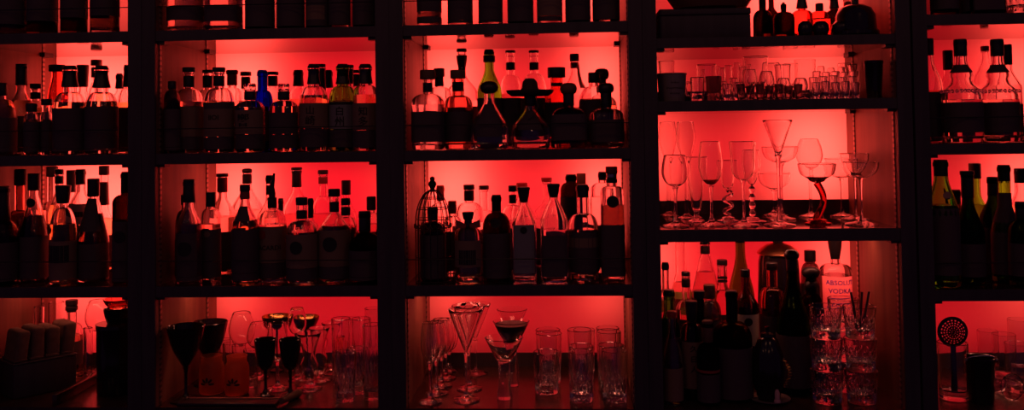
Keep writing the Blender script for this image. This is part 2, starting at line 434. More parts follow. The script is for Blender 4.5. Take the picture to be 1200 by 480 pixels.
# ---- far left bay, top shelf (only the lower halves are in view)
CELL[0] = 'b1r1'
def low(desc, px, W, row, l, g='smoke', q='whisky', sq=0, **k):
    b(desc, px, -88, W, row, [cyl(-88, -66, 13)], (12, -60), (-36, 'round'), g, (-20, q) if q else None, l, sq=sq, **k)
low('dark round bottle cut by picture edge', 12, 40, 'f', [(-28, 30, DK, 1)])
low('dark bottle with a pale oval mark low on its front', 50, 34, 'f', [(-28, 26, DK, 1)], g='brownglass')
low('dark bottle between oval marked and clear footed ones', 87, 30, 'f', [(-28, 22, DK, 1)], g='brownglass')
low('clear footed bottle with dark wrap at the end', 123, 33, 'f', [(-20, 20, DK, .9)])
CELL[0] = 'b2r1'
low('faint red lit bottle at the dark end', 211, 43, 'f', [(9, 26, DK, .7)], g='clear', q='redliq')
low('square clear bottle with dark label and bright foot', 262, 40, 'f', [(8, 27, DK, .6)], g='clear', q='redliq', sq=.8)
low('dark bottle just past the bright footed square one', 304, 34, 'f', [(-30, 34, DK, 1)], g='brownglass', q=None)
low('second dark bottle past the bright footed square one', 340, 32, 'f', [(-30, 34, DK, 1)], g='brownglass', q=None)
low('dark bottle with a faint arched label', 371, 26, 'f', [(-30, 34, DK, 1), (8, 24, BR, .3)], g='brownglass', q=None)
low('dark bottle with a glint down its side', 397, 25, 'f', [(-30, 30, DK, .85)], g='smoke', q=None)
low('dark bottle against the upright', 426, 27, 'f', [(-30, 34, DK, 1)], g='brownglass', q=None)
CELL[0] = 'b3r1'
low('dark bottle with red band near its foot', 502, 28, 'f', [(-26, 15, DK, .8), (21, 28, DK, .8)], sq=.6, g='smoke', q='redliq')
low('dark bottle, second from the wood side', 538, 29, 'f', [(-26, 25, DK, .95)], g='smoke')
low('dark bottle, third from the wood side', 573.5, 28, 'f', [(-26, 25, DK, .95)], g='smoke')
low('black bottle in the middle of the row', 608.5, 30, 'f', [(-26, 28, DK, 1)], g='brownglass')
low('dark brown bottle with glints at its foot', 642.5, 29, 'f', [(-26, 20, BR, .75)], g='smoke')
low('dark bottle, second from the bright gap at the end', 675.5, 29, 'f', [(-26, 26, DK, 1)], g='smoke')
low('dark bottle beside the wide bright gap', 708.5, 31, 'f', [(-26, 24, DK, .95)], g='smoke')
CELL[0] = 'b5r1'
low('dark bottle nearest the upright', 1104, 30, 'f', [(-40, 12, DK, 1)], g='brownglass', q=None)
low('dark boxy bottle in the middle', 1148, 42, 'f', [(-40, 14, DK, 1)], g='brownglass', q=None, sq=.8)
# ---- far left bay, second shelf
CELL[0] = 'b1r2'
LG = [(125, 172, DK, .8)]
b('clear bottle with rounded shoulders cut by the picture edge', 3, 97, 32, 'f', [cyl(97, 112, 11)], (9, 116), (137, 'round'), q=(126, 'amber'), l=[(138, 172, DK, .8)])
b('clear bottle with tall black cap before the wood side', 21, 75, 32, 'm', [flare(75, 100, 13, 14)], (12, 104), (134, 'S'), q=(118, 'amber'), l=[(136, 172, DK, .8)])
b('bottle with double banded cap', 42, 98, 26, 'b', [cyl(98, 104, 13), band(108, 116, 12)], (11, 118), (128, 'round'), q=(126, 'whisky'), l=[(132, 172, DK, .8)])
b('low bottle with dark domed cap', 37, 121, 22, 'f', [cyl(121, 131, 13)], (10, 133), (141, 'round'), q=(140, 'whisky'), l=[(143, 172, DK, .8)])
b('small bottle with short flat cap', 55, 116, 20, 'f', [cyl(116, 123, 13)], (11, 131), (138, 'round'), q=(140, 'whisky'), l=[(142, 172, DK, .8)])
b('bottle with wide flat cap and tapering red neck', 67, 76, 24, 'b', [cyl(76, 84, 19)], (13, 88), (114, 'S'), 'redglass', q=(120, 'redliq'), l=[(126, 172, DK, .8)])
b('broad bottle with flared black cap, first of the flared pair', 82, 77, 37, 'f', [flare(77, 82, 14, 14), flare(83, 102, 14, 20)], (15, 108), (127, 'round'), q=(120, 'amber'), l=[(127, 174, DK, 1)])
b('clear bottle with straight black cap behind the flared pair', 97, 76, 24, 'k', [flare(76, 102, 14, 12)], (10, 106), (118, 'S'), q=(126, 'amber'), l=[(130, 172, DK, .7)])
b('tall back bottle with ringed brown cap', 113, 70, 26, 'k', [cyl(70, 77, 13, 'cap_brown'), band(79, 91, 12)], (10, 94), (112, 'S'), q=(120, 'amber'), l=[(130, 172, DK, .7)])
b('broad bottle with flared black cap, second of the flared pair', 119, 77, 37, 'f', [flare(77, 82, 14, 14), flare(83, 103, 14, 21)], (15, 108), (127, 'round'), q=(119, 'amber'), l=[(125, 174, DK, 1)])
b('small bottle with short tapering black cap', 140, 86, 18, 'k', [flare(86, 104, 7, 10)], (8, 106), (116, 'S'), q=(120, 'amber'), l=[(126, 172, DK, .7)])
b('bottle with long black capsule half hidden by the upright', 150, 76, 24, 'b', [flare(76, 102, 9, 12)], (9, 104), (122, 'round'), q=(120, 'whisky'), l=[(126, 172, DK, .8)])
# ---- second bay, second shelf
CELL[0] = 'b2r2'
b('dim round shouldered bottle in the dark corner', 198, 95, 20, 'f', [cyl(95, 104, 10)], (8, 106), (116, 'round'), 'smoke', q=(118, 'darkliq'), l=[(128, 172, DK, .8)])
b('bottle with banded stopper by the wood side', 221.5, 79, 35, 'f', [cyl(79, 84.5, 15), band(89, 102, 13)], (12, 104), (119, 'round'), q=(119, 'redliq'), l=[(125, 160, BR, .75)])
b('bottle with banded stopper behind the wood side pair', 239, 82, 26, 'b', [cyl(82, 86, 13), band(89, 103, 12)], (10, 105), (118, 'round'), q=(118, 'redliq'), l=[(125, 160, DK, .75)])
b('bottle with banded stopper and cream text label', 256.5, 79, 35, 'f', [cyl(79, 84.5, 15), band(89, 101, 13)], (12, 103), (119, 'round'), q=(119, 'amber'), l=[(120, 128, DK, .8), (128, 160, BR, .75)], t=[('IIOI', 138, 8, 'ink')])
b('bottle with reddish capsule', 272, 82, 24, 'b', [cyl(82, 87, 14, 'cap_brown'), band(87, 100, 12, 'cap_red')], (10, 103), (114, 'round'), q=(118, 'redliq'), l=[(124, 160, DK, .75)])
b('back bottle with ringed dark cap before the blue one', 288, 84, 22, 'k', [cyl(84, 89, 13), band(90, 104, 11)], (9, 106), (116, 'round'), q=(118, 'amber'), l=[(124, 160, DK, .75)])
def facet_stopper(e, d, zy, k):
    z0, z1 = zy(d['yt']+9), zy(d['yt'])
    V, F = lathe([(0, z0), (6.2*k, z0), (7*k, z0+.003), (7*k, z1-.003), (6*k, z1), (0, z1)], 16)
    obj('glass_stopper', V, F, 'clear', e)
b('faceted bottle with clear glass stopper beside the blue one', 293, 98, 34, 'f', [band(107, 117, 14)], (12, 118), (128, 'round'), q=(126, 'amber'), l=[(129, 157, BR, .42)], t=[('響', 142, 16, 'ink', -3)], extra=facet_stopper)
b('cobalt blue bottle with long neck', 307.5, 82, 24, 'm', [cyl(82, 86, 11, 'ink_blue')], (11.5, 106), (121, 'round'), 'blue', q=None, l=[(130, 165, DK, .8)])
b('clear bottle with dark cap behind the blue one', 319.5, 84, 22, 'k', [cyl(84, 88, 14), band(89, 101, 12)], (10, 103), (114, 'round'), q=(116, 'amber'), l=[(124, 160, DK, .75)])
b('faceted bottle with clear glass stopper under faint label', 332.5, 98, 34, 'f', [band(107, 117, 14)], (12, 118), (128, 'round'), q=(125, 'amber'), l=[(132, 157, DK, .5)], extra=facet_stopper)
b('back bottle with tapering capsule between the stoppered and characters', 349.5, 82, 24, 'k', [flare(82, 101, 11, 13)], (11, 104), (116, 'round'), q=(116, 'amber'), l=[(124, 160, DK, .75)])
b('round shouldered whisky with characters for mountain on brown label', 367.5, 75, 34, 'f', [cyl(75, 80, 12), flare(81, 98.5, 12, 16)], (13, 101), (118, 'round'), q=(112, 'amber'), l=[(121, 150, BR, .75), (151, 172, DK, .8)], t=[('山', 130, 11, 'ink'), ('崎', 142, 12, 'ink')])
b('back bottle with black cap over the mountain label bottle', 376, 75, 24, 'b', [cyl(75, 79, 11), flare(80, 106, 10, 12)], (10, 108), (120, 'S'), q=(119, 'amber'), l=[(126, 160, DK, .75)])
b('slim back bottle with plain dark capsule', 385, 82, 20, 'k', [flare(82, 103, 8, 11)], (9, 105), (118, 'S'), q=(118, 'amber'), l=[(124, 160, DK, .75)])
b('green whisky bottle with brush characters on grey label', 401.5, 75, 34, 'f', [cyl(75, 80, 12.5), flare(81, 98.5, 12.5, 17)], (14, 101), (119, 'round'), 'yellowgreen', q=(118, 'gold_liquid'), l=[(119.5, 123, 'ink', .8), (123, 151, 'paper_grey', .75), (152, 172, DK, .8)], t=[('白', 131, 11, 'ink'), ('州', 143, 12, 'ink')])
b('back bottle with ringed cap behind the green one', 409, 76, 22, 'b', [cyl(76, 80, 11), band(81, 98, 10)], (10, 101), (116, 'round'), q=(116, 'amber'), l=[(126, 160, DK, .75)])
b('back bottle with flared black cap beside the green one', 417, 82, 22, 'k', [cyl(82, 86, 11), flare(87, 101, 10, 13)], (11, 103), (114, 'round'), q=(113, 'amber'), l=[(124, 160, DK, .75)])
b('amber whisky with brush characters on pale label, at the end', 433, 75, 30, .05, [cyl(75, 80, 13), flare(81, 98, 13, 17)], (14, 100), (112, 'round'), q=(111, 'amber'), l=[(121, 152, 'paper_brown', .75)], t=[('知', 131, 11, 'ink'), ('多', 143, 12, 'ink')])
# ---- middle bay, second shelf
CELL[0] = 'b3r2'
b('square bottle with wide wooden stopper by the wood side', 501, 82, 37, 'f', [cyl(82, 93, 18, 'cap_wood'), band(97, 108, 11)], (11.5, 110), (120, 'round'), q=(123, 'water'), l=[(131, 166, DK, .55)], sq=.8)
b('back bottle with dark cap and sloping shoulders beside wood side', 514.5, 80, 32, 'b', [cyl(80, 90, 13, 'cap_brown'), flare(90, 101, 10, 11)], (10, 102), (112, 'round'), q=(116, 'water'), l=[(130, 160, DK, .5)])
b('clear bottle with tall wooden stopper over cut glass neck', 536.5, 82, 34, 'f', [cyl(82, 92, 18, 'cap_wood'), band(96, 107, 13)], (14, 112), (124, 'round'), 'rose', q=(126, 'amber'), l=[(131, 166, DK, .6)])
b('tall clear bottle with pourer cap and long neck', 541, 57, 40, 'b', [cyl(57, 61, 12), flare(65, 82, 13, 8)], (9, 86), (110, 'S'), q=(118, 'water'), l=[(125, 160, DK, .5)])
b('conical clear bottle with black ball stopper', 573, 95, 44, 'f', [ball(95, 110, 22)], (12, 116), (152, 'S'), q=(150, 'water'), l=[(122, 160, 'paper_dark', .24)])
b('tall olive green bottle with black top', 573, 58, 29, 'b', [cyl(58, 64, 11), band(65, 73, 14)], (11, 80), (108, 'S'), 'yellowgreen', q=(100, 'gold_liquid'), l=[(115, 164, DK, .95)])
b('tall clear back bottle with ringed neck, before the hat', 598, 59, 27, 'b', [cyl(59, 62, 12), band(73, 82, 11)], (9.5, 88), (104, 'round'), q=(110, 'redliq'), l=[(115, 160, DK, .5)])
b('tall clear back bottle with ringed neck, behind the hat', 625.5, 59, 30, 'b', [cyl(59, 62, 12), band(73, 82, 11)], (9.5, 86), (106, 'round'), q=(108, 'redliq'), l=[(115, 160, DK, .5)])
def hat(e, d, zy, k):
    z0 = zy(112)
    pr = [(0, z0), (10*k, z0), (22*k, z0-.0005), (26.5*k, z0+3*k), (28*k, z0+6.2*k), (26.8*k, z0+6*k), (22*k, z0+4.2*k), (12*k, z0+6*k), (9.6*k, z0+9*k), (8.5*k, z0+16*k), (5*k, z0+20*k), (0, z0+20.5*k)]
    V, F = lathe(pr, 40); obj('wide_brimmed_hat', V, F, 'straw', e)
    V, F = tube([(7*k, -7*k, zy(112)), (10*k, -11*k, zy(124)), (5*k, -16*k, zy(136)), (-2*k, -18.5*k, zy(140))], .0012, 6)
    obj('hat_cord', V, F, 'straw', e)
b('conical clear bottle wearing a wide brimmed hat', 621, 103, 46, 'f', [band(108, 124, 14)], (13, 126), (152, 'S'), q=(150, 'water'), l=[(130, 152, DK, .2)], extra=hat)
b('square decanter bottle with broad flat black stopper', 652, 79, 29, .17, [cyl(79, 91, 21), band(97, 101, 13)], (14, 104), (112, 'round'), 'redglass', q=(122, 'redliq'), l=[(120, 160, DK, .6)], sq=.7)
b('squat square bottle with mushroom stopper beside the hat', 666, 97, 42, 'f', [disc(97, 111, 20, 'cap_wood'), band(108, 124, 13)], (12, 126), (138, 'round'), 'smoke', q=(134, 'darkliq'), l=[(134, 164, DK, .36)], sq=.75)
def tag(e, d, zy, k):
    V, F = [], []
    z0, z1 = zy(75), zy(104)
    for i in range(9):
        u = i/8; z = z0+(z1-z0)*u; r = (5.5+7*u*u)*k
        for s_ in (0, 1):
            a = -PI/2+.5+s_*.75
            for o_ in (0, .0006): V.append(((r+o_)*math.cos(a), (r+o_)*math.sin(a), z))
    for i in range(8):
        p = i*4; F += [(p, p+2, p+6, p+4), (p+1, p+5, p+7, p+3), (p, p+4, p+5, p+1), (p+2, p+3, p+7, p+6)]
    F += [(0, 1, 3, 2), (32, 34, 35, 33)]
    obj('ribbon', V, F, 'paper_pink', e)
b('tall clear back bottle with slanting pink ribbon', 673, 63, 34, 'k', [cyl(63, 72, 11), band(73, 80, 10, 'cap_red')], (10, 84), (114, 'S'), q=(112, 'water'), l=[(126, 160, DK, .5)], extra=tag)
b('dark bodied bottle with clear shoulders and flat cap', 696, 85, 36, 'm', [cyl(85, 97, 14)], (12, 101), (122, 'round'), 'clear', q=(116, 'darkliq'), l=[(117, 166, DK, .8)])
b('back bottle with round stopper on dark neck', 705, 80, 34, 'b', [disc(80, 94, 17), flare(93, 110, 10, 11)], (10, 112), (124, 'round'), 'clear', q=(124, 'amber'), l=[(130, 160, DK, .6)])
b('squat square bottle with round stopper by the bright wood side', 711.5, 97, 41, 'f', [disc(97, 110, 19), band(108, 126, 13)], (12, 127), (136, 'round'), 'clear', q=(141, 'water'), l=[(140, 166, DK, .36)], sq=.75)
# ---- far right bay, second shelf
CELL[0] = 'b5r2'
b('clear shouldered bottle half hidden by the upright', 1089, 45, 26, .115, [cyl(45, 65, 9)], (8, 70), (100, 'S'), q=(106, 'whisky'), l=[(108, 160, DK, .95)])
b('back bottle with plain dark cap beside first ornate bottle', 1110.5, 59, 28, 'k', [cyl(59, 82, 11)], (9, 86), (110, 'S'), q=(105, 'water'), l=[(122, 155, DK, .6)])
def beads(e, d, zy, k):
    V, F = [], []
    z = zy(107); R = d['R']
    for i in range(26):
        a = 2*PI*i/26; v, f = lathe([(0, z-.004)]+[(.0035*math.sin(PI*j/6), z-.004*math.cos(PI*j/6)) for j in range(1, 6)]+[(0, z+.004)], 8, off=(R*math.cos(a), R*math.sin(a)))
        b0 = len(V); V += v; F += [tuple(q+b0 for q in fc) for fc in f]
    obj('bead_ring', V, F, 'clear', e)
b('ornate bottle with bulging neck and black cap, beside the upright', 1125, 46, 43, 'f', [cyl(46, 66, 14)], (13, 72), (113, 'bell'), q=(117, 'redliq'), l=[(76, 85, DK, 1), (120, 155, DK, .62)], extra=beads)
b('ornate bottle with bulging neck and black cap, in mid shelf', 1168, 46, 43, 'f', [cyl(46, 66, 14)], (13, 72), (113, 'bell'), q=(117, 'redliq'), l=[(76, 85, DK, 1), (120, 155, DK, .62)], extra=beads)
b('clear back bottle with bare neck between the ornate pair', 1154, 54, 27, 'k', [cyl(54, 60, 9, 'cap_red')], (8, 68), (98, 'S'), q=(100, 'water'), l=[(122, 155, DK, .6)])
b('back bottle with plain dark cap behind second ornate bottle', 1180, 52, 28, 'b', [cyl(52, 76, 10)], (9, 80), (104, 'S'), q=(100, 'water'), l=[(122, 155, DK, .6)])
b('broad dark bottle at the picture edge', 1221, 66, 35, .05, [cyl(52, 66, 12)], (12, 68), (86, 'round'), 'brownglass', q=None, l=[(92, 160, DK, 1)])
# ---- far left bay, third shelf
CELL[0] = 'b1r3'
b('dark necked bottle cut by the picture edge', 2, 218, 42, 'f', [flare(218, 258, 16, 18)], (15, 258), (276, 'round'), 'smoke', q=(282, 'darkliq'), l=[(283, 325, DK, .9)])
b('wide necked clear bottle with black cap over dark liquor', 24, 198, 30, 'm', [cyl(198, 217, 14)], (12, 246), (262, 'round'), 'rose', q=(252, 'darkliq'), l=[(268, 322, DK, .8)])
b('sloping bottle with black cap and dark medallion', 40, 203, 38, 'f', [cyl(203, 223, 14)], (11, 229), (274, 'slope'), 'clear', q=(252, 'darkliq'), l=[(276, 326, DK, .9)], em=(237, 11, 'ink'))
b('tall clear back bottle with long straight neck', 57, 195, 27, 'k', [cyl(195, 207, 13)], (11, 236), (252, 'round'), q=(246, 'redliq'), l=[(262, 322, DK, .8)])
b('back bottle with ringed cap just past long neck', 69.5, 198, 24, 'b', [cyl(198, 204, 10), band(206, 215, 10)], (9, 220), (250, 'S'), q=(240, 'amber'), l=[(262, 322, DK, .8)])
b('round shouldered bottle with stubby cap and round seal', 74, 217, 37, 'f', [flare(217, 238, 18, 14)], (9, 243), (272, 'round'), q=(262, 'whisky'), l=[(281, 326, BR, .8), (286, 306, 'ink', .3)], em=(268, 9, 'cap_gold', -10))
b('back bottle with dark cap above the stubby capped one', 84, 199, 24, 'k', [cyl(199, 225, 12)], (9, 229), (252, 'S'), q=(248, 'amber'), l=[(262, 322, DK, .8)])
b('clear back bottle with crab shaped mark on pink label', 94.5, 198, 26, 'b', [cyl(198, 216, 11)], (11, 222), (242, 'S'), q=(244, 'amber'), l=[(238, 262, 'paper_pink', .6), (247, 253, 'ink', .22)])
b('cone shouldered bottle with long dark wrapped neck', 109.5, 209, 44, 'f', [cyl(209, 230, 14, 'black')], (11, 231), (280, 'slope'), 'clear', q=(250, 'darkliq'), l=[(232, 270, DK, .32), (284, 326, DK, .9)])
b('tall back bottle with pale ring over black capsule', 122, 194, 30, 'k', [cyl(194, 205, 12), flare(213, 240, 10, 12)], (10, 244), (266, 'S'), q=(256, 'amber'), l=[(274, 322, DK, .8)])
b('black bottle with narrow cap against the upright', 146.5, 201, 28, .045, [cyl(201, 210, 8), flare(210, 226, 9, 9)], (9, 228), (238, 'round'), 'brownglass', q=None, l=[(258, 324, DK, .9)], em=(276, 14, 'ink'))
# ---- second bay, third shelf
CELL[0] = 'b2r3'
b('faint round shouldered bottle in the dark corner', 198.5, 228, 22, .085, [cyl(228, 240, 9)], (8, 246), (266, 'round'), 'smoke', q=(264, 'darkliq'), l=[(280, 322, DK, .7)])
b('tall clear bottle with black cap before the wood side', 221.5, 210, 35, 'f', [flare(210, 237, 13, 15)], (13, 241), (264, 'S'), q=(262, 'redliq'), l=[(272, 322, DK, .33)], em=(290, 17, 'ink'))
b('slim dark label bottle with short black cap', 247, 225, 28, 'f', [cyl(225, 242, 11)], (8, 244), (254, 'round'), q=(262, 'redliq'), l=[(268, 305, DK, .85)], em=(273, 7, 'paper_brown'))
b('curvy clear back bottle with red capsule', 260.5, 203, 34, 'b', [cyl(203, 207, 14), band(208, 225, 12, 'cap_red')], (10, 229), (255, 'S'), q=(254, 'redliq'), l=[(270, 322, DK, .7)])
b('broad curved back bottle with tall ringed stopper', 289.5, 197, 36, 'k', [disc(197, 203, 12), band(204, 215, 11)], (10, 217), (246, 'S'), q=(246, 'redliq'), l=[(270, 322, DK, .7)])
b('long necked bottle with black drip shape and dark label', 287, 216, 35, 'f', [cyl(216, 224, 12), band(224, 233, 11.5, 'cap_red')], (11, 236), (266, 'S'), q=(258, 'whisky'), l=[(241, 258, DK, .24), (268, 318, DK, .9)])
def spout(e, d, zy, k):
    pts = [(0, 0, zy(240)), (0, 0, zy(226)), (-.5*k, 0, zy(219)), (1.5*k, -.8*k, zy(211)), (3*k, -1.5*k, zy(203))]
    V, F = tube(pts, [.0075, .0085, .0065, .0045, .0028], 10); obj('pour_spout', V, F, 'black', e)
b('rum bottle with pour spout and round emblem above lettering', 319, 236, 38, 'f', [band(231, 243, 11)], (9.5, 245), (262, 'round'), q=(262, 'water'), l=[(264, 306, BR, .55)], t=[('BACARDI', 288.5, 7.5, 'ink', -1)], em=(273, 11, 'ink_red', -8), extra=spout)
b('back bottle with ringed cap behind the pour spout', 315.5, 205, 30, 'b', [cyl(205, 215, 8), band(217, 228, 8)], (8, 232), (256, 'S'), q=(256, 'redliq'), l=[(270, 322, DK, .7)])
b('small thin back bottle beside pour spout', 329, 232, 16, 'k', [cyl(232, 247, 6)], (6, 250), (262, 'S'), q=(264, 'redliq'), l=[(272, 322, DK, .7)])
b('tall back bottle with white ringed black capsule', 347.5, 196, 38, 'k', [cyl(196, 199, 13), flare(200, 219, 11, 12)], (11, 221), (246, 'S'), q=(250, 'redliq'), l=[(270, 322, DK, .7)])
b('banded stopper bottle with dark seal, first of seal pair', 353.5, 231, 38, 'f', [cyl(231, 240, 14), band(246, 256, 13)], (12.5, 258), (272, 'round'), q=(271, 'amber'), l=[(273, 312, BR, .7)], em=(288, 15, 'ink', -2))
b('thin back bottle with dark capsule past first seal bottle', 364, 232, 18, 'm', [cyl(232, 255, 6.5)], (6.5, 257), (266, 'S'), q=(268, 'redliq'), l=[(274, 322, DK, .7)])
b('tall clear back bottle with straight labelled neck', 378.5, 199, 30, 'k', [cyl(199, 204, 12)], (10, 230), (250, 'round'), q=(250, 'redliq'), l=[(207, 215, 'paper_red', .6), (268, 322, DK, .7)])
b('banded stopper bottle with dark seal, second of seal pair', 391.5, 221, 40, 'f', [cyl(221, 230, 14), band(236, 248, 11.5)], (11, 250), (268, 'slope'), q=(264, 'amber'), l=[(268, 310, BR, .7)], em=(284, 17, 'ink', -1))
b('bottle with black capsule and pale bands past second seal', 405, 232, 26, 'm', [cyl(232, 240, 11), band(242, 252, 11)], (10, 254), (266, 'round'), q=(264, 'redliq'), l=[(272, 322, DK, .8)])
b('clear back bottle with short black capsule and long shoulders', 405.5, 211, 30, 'k', [cyl(211, 228, 11)], (9, 231), (258, 'S'), q=(256, 'redliq'), l=[(270, 322, DK, .7)])
b('black round shouldered bottle before the upright', 428, 247, 36, 'f', [cyl(247, 271, 14)], (13, 272), (290, 'round'), 'brownglass', q=None, l=[(292, 322, DK, 1)])
b('back bottle with short brown cap near the upright', 435, 230, 24, 'm', [cyl(230, 246, 11, 'cap_brown')], (9, 249), (264, 'round'), q=(262, 'redliq'), l=[(270, 322, DK, .8)])
# ---- middle bay, third shelf
CELL[0] = 'b3r3'
b('dark bottle inside the birdcage', 507, 242, 30, .066, [cyl(242, 258, 12)], (11, 260), (270, 'round'), 'smoke', q=None, l=[(274, 326, DK, .95)])
b('back bottle with red cap behind the birdcage', 516, 217, 28, 'k', [cyl(217, 235, 9, 'cap_red')], (9, 238), (252, 'round'), q=(256, 'redliq'), l=[(262, 320, DK, .6)])
b('back bottle with short red cap beside the birdcage', 530, 235, 22, 'b', [cyl(235, 250, 10, 'cap_red')], (9, 253), (262, 'round'), q=(264, 'redliq'), l=[(270, 320, DK, .6)])
b('domed clear back bottle with dark ringed stopper', 549.5, 216, 35, 'b', [cyl(216, 222, 13), band(223, 235, 12)], (11, 237), (252, 'round'), q=(260, 'water'), l=[(268, 320, DK, .4)])
def wings(e, d, zy, k):
    for s_ in (-1, 1):
        V = [(s_*2*k, -.010, zy(262)), (s_*14*k, -.004, zy(257)), (s_*14.5*k, -.003, zy(266)), (s_*3*k, -.010, zy(268))]
        V += [(x, y+.003, z) for x, y, z in V]
        F = [(0, 1, 2, 3), (7, 6, 5, 4), (0, 4, 5, 1), (1, 5, 6, 2), (2, 6, 7, 3), (3, 7, 4, 0)]
        obj('bow', V, F, 'paper_red', e, False)
b('clear bottle with bow at the neck and dark skull mark', 548.5, 248, 33, 'f', [flare(248, 257, 14, 11), band(257, 269, 8)], (9, 265), (278, 'round'), q=(286, 'amber'), l=[(280, 311, 'paper_brown', .36), (291, 308, 'ink', .2)], extra=wings)
b('clear narrow back bottle with black rimmed neck', 567, 217, 30, 'k', [cyl(217, 222, 12)], (10.5, 246), (262, 'round'), q=(262, 'water'), l=[(270, 320, DK, .6)])
b('black domed bottle with dark metal cap', 581.5, 228, 33, 'f', [cyl(228, 247, 11)], (11, 249), (268, 'round'), 'brownglass', q=None, l=[(272, 326, DK, .9)], em=(260, 12, 'ink'))
b('clear bulging back bottle with ringed black cap', 600.5, 217, 29, 'b', [cyl(217, 224, 10), band(228, 238, 9)], (9, 240), (258, 'round'), q=(258, 'water'), l=[(266, 320, DK, .5)])
b('square clear gin bottle with flared cork stopper', 613.5, 219, 28, 'f', [cyl(219, 223, 15), flare(223, 237, 14, 9)], (9, 240), (262, 'slope'), 'clear', q=(264, 'water'), l=[(262, 318, 'paper_grey', .26)], em=(268, 8, 'ink'), sq=.7)
b('back bottle with reddish cap behind the square gin', 611.5, 214, 30, 'k', [cyl(214, 224, 13, 'cap_red')], (11, 228), (256, 'S'), q=(256, 'water'), l=[(266, 320, DK, .5)])
b('glass decanter with flared angular neck', 640.5, 208, 30, 'k', [flare(208, 213, 13, 12, 'cap_red')], (10, 234), (250, 'S'), 'clear', q=(256, 'water'), l=[(266, 320, DK, .5)])
b('square clear bottle with dark flared cap and glinting shoulders', 648.5, 215, 32, 'f', [cyl(215, 219, 15), flare(219, 231, 14, 10)], (10, 234), (258, 'slope'), 'clear', q=(268, 'water'), l=[(274, 322, DK, .28)], sq=.7)
b('black round shouldered back bottle', 669, 204, 25, 'b', [cyl(204, 212, 12)], (12, 214), (224, 'round'), 'brownglass', q=None, l=[(230, 320, DK, .95)])
b('tall back bottle with brown cork cap near black one', 681, 203, 26, 'k', [cyl(203, 216, 11, 'cap_brown')], (9, 220), (244, 'S'), q=(250, 'water'), l=[(262, 320, DK, .6)])
b('round clear bottle with slanting dark label and bright foot', 682.5, 216, 35, 'f', [cyl(216, 231, 13)], (14, 250), (266, 'round'), q=(268, 'redliq'), l=[(270, 317, DK, .9), (277, 288, BR, .5)])
b('square clear back bottle with small black cap', 705.5, 201, 28, 'b', [cyl(201, 211, 9)], (9, 214), (224, 'round'), q=(230, 'water'), l=[(262, 320, DK, .6)], sq=.8)
b('tall square bottle with banded stopper and black medallion', 716.5, 195, 27, 'f', [cyl(195, 203, 14, 'cap_red'), band(203, 209, 12, 'cap_silver'), band(209, 214, 13)], (12, 218), (227, 'flat'), 'clear', q=(240, 'darkliq'), l=[(262, 322, DK, .4)], em=(235, 14, 'ink'), sq=.85)
# ---- far right bay, third shelf
CELL[0] = 'b5r3'
b('yellow green wine bottle with dark capsule beside upright', 1102, 187, 36, 'f', [cyl(187, 206, 15)], (15, 206), (250, 'S'), 'yellowgreen', q=(240, 'gold_liquid'), l=[(243, 320, DK, .95)], em=(228, 9, 'cap_gold', 1))
b('black wine bottle with long dark capsule', 1133, 200, 34, 'f', [cyl(200, 205, 15), flare(205, 232, 13, 13)], (12, 234), (276, 'S'), 'darkgreen', q=None, l=[(284, 322, DK, .95)])
b('back bottle with dark capsule and amber neck', 1142, 191, 30, 'b', [cyl(191, 209, 13, 'cap_brown')], (11, 226), (252, 'S'), 'yellowgreen', q=(240, 'amber'), l=[(258, 320, DK, .8)])
b('dark bottle with black capsule before the green neck', 1163, 207, 30, 'm', [cyl(207, 211, 12), flare(211, 229, 11, 12)], (11, 230), (258, 'S'), 'darkgreen', q=None, l=[(266, 320, DK, .95)])
b('green bottle with black wrap below a bright neck', 1176, 193, 33, .075, [cyl(193, 212, 13)], (13, 236), (272, 'S'), 'yellowgreen', q=(214, 'gold_liquid'), l=[(226, 320, DK, 1)])
b('clear bottle with dark cap at the picture edge', 1196, 197, 31, 'b', [cyl(197, 214, 14)], (13, 222), (252, 'S'), 'clear', q=(240, 'amber'), l=[(250, 262, 'paper_pink', .4), (268, 320, DK, .9)])
b('dark low bottle with pale slanting shoulder', 1196, 236, 30, 'f', [cyl(236, 256, 12)], (11, 258), (274, 'round'), 'darkgreen', q=None, l=[(284, 322, DK, .9)])
b('black bottle behind the wine bottles at far side', 1120, 222, 26, 'k', [cyl(222, 238, 10)], (10, 240), (262, 'S'), 'brownglass', q=None, l=[(266, 320, DK, .9)])
# ---- fourth bay, counter: crowded dark bottles
CELL[0] = 'b4r4'
b('clear thin necked bottle against the upright', 775, 307, 22, .16, [cyl(307, 316, 8)], (8, 336), (352, 'S'), q=(350, 'water'), l=[(372, 440, DK, .8)])
b('green bottle with black capsule against the upright', 783, 339, 24, .105, [cyl(339, 346, 12)], (12, 362), (388, 'S'), 'green', q=(372, 'gold_liquid'), l=[(394, 455, DK, .9)])
b('small clear bottle with pale label in the front corner', 787, 364, 23, .045, [cyl(364, 371, 11.5, 'cap_red')], (9, 382), (420, 'S'), q=(424, 'water'), l=[(429, 468, 'paper_brown', .7)])
b('very tall clear bottle with yellow label', 797, 270, 26, .31, [cyl(270, 277, 10)], (12, 320), (346, 'slope'), q=(330, 'redliq'), l=[(340, 366, 'paper_yellow', .6), (348, 360, 'ink_red', .25)])
b('bottle with two black neck bands before tall clear bottle', 803.5, 318, 24, .225, [cyl(318, 323, 10), band(326, 336, 10)], (9, 352), (366, 'round'), q=(362, 'redliq'), l=[(372, 440, DK, .8)])
b('black capped bottle with vertical characters on reddish label', 810, 352, 26, .07, [flare(352, 376, 14, 11)], (11, 378), (392, 'round'), 'smoke', q=(400, 'darkliq'), l=[(398, 452, BR, .4)], t=[('久', 406, 8, 'ink'), ('日', 418, 8, 'ink'), ('人', 430, 8, 'ink')])
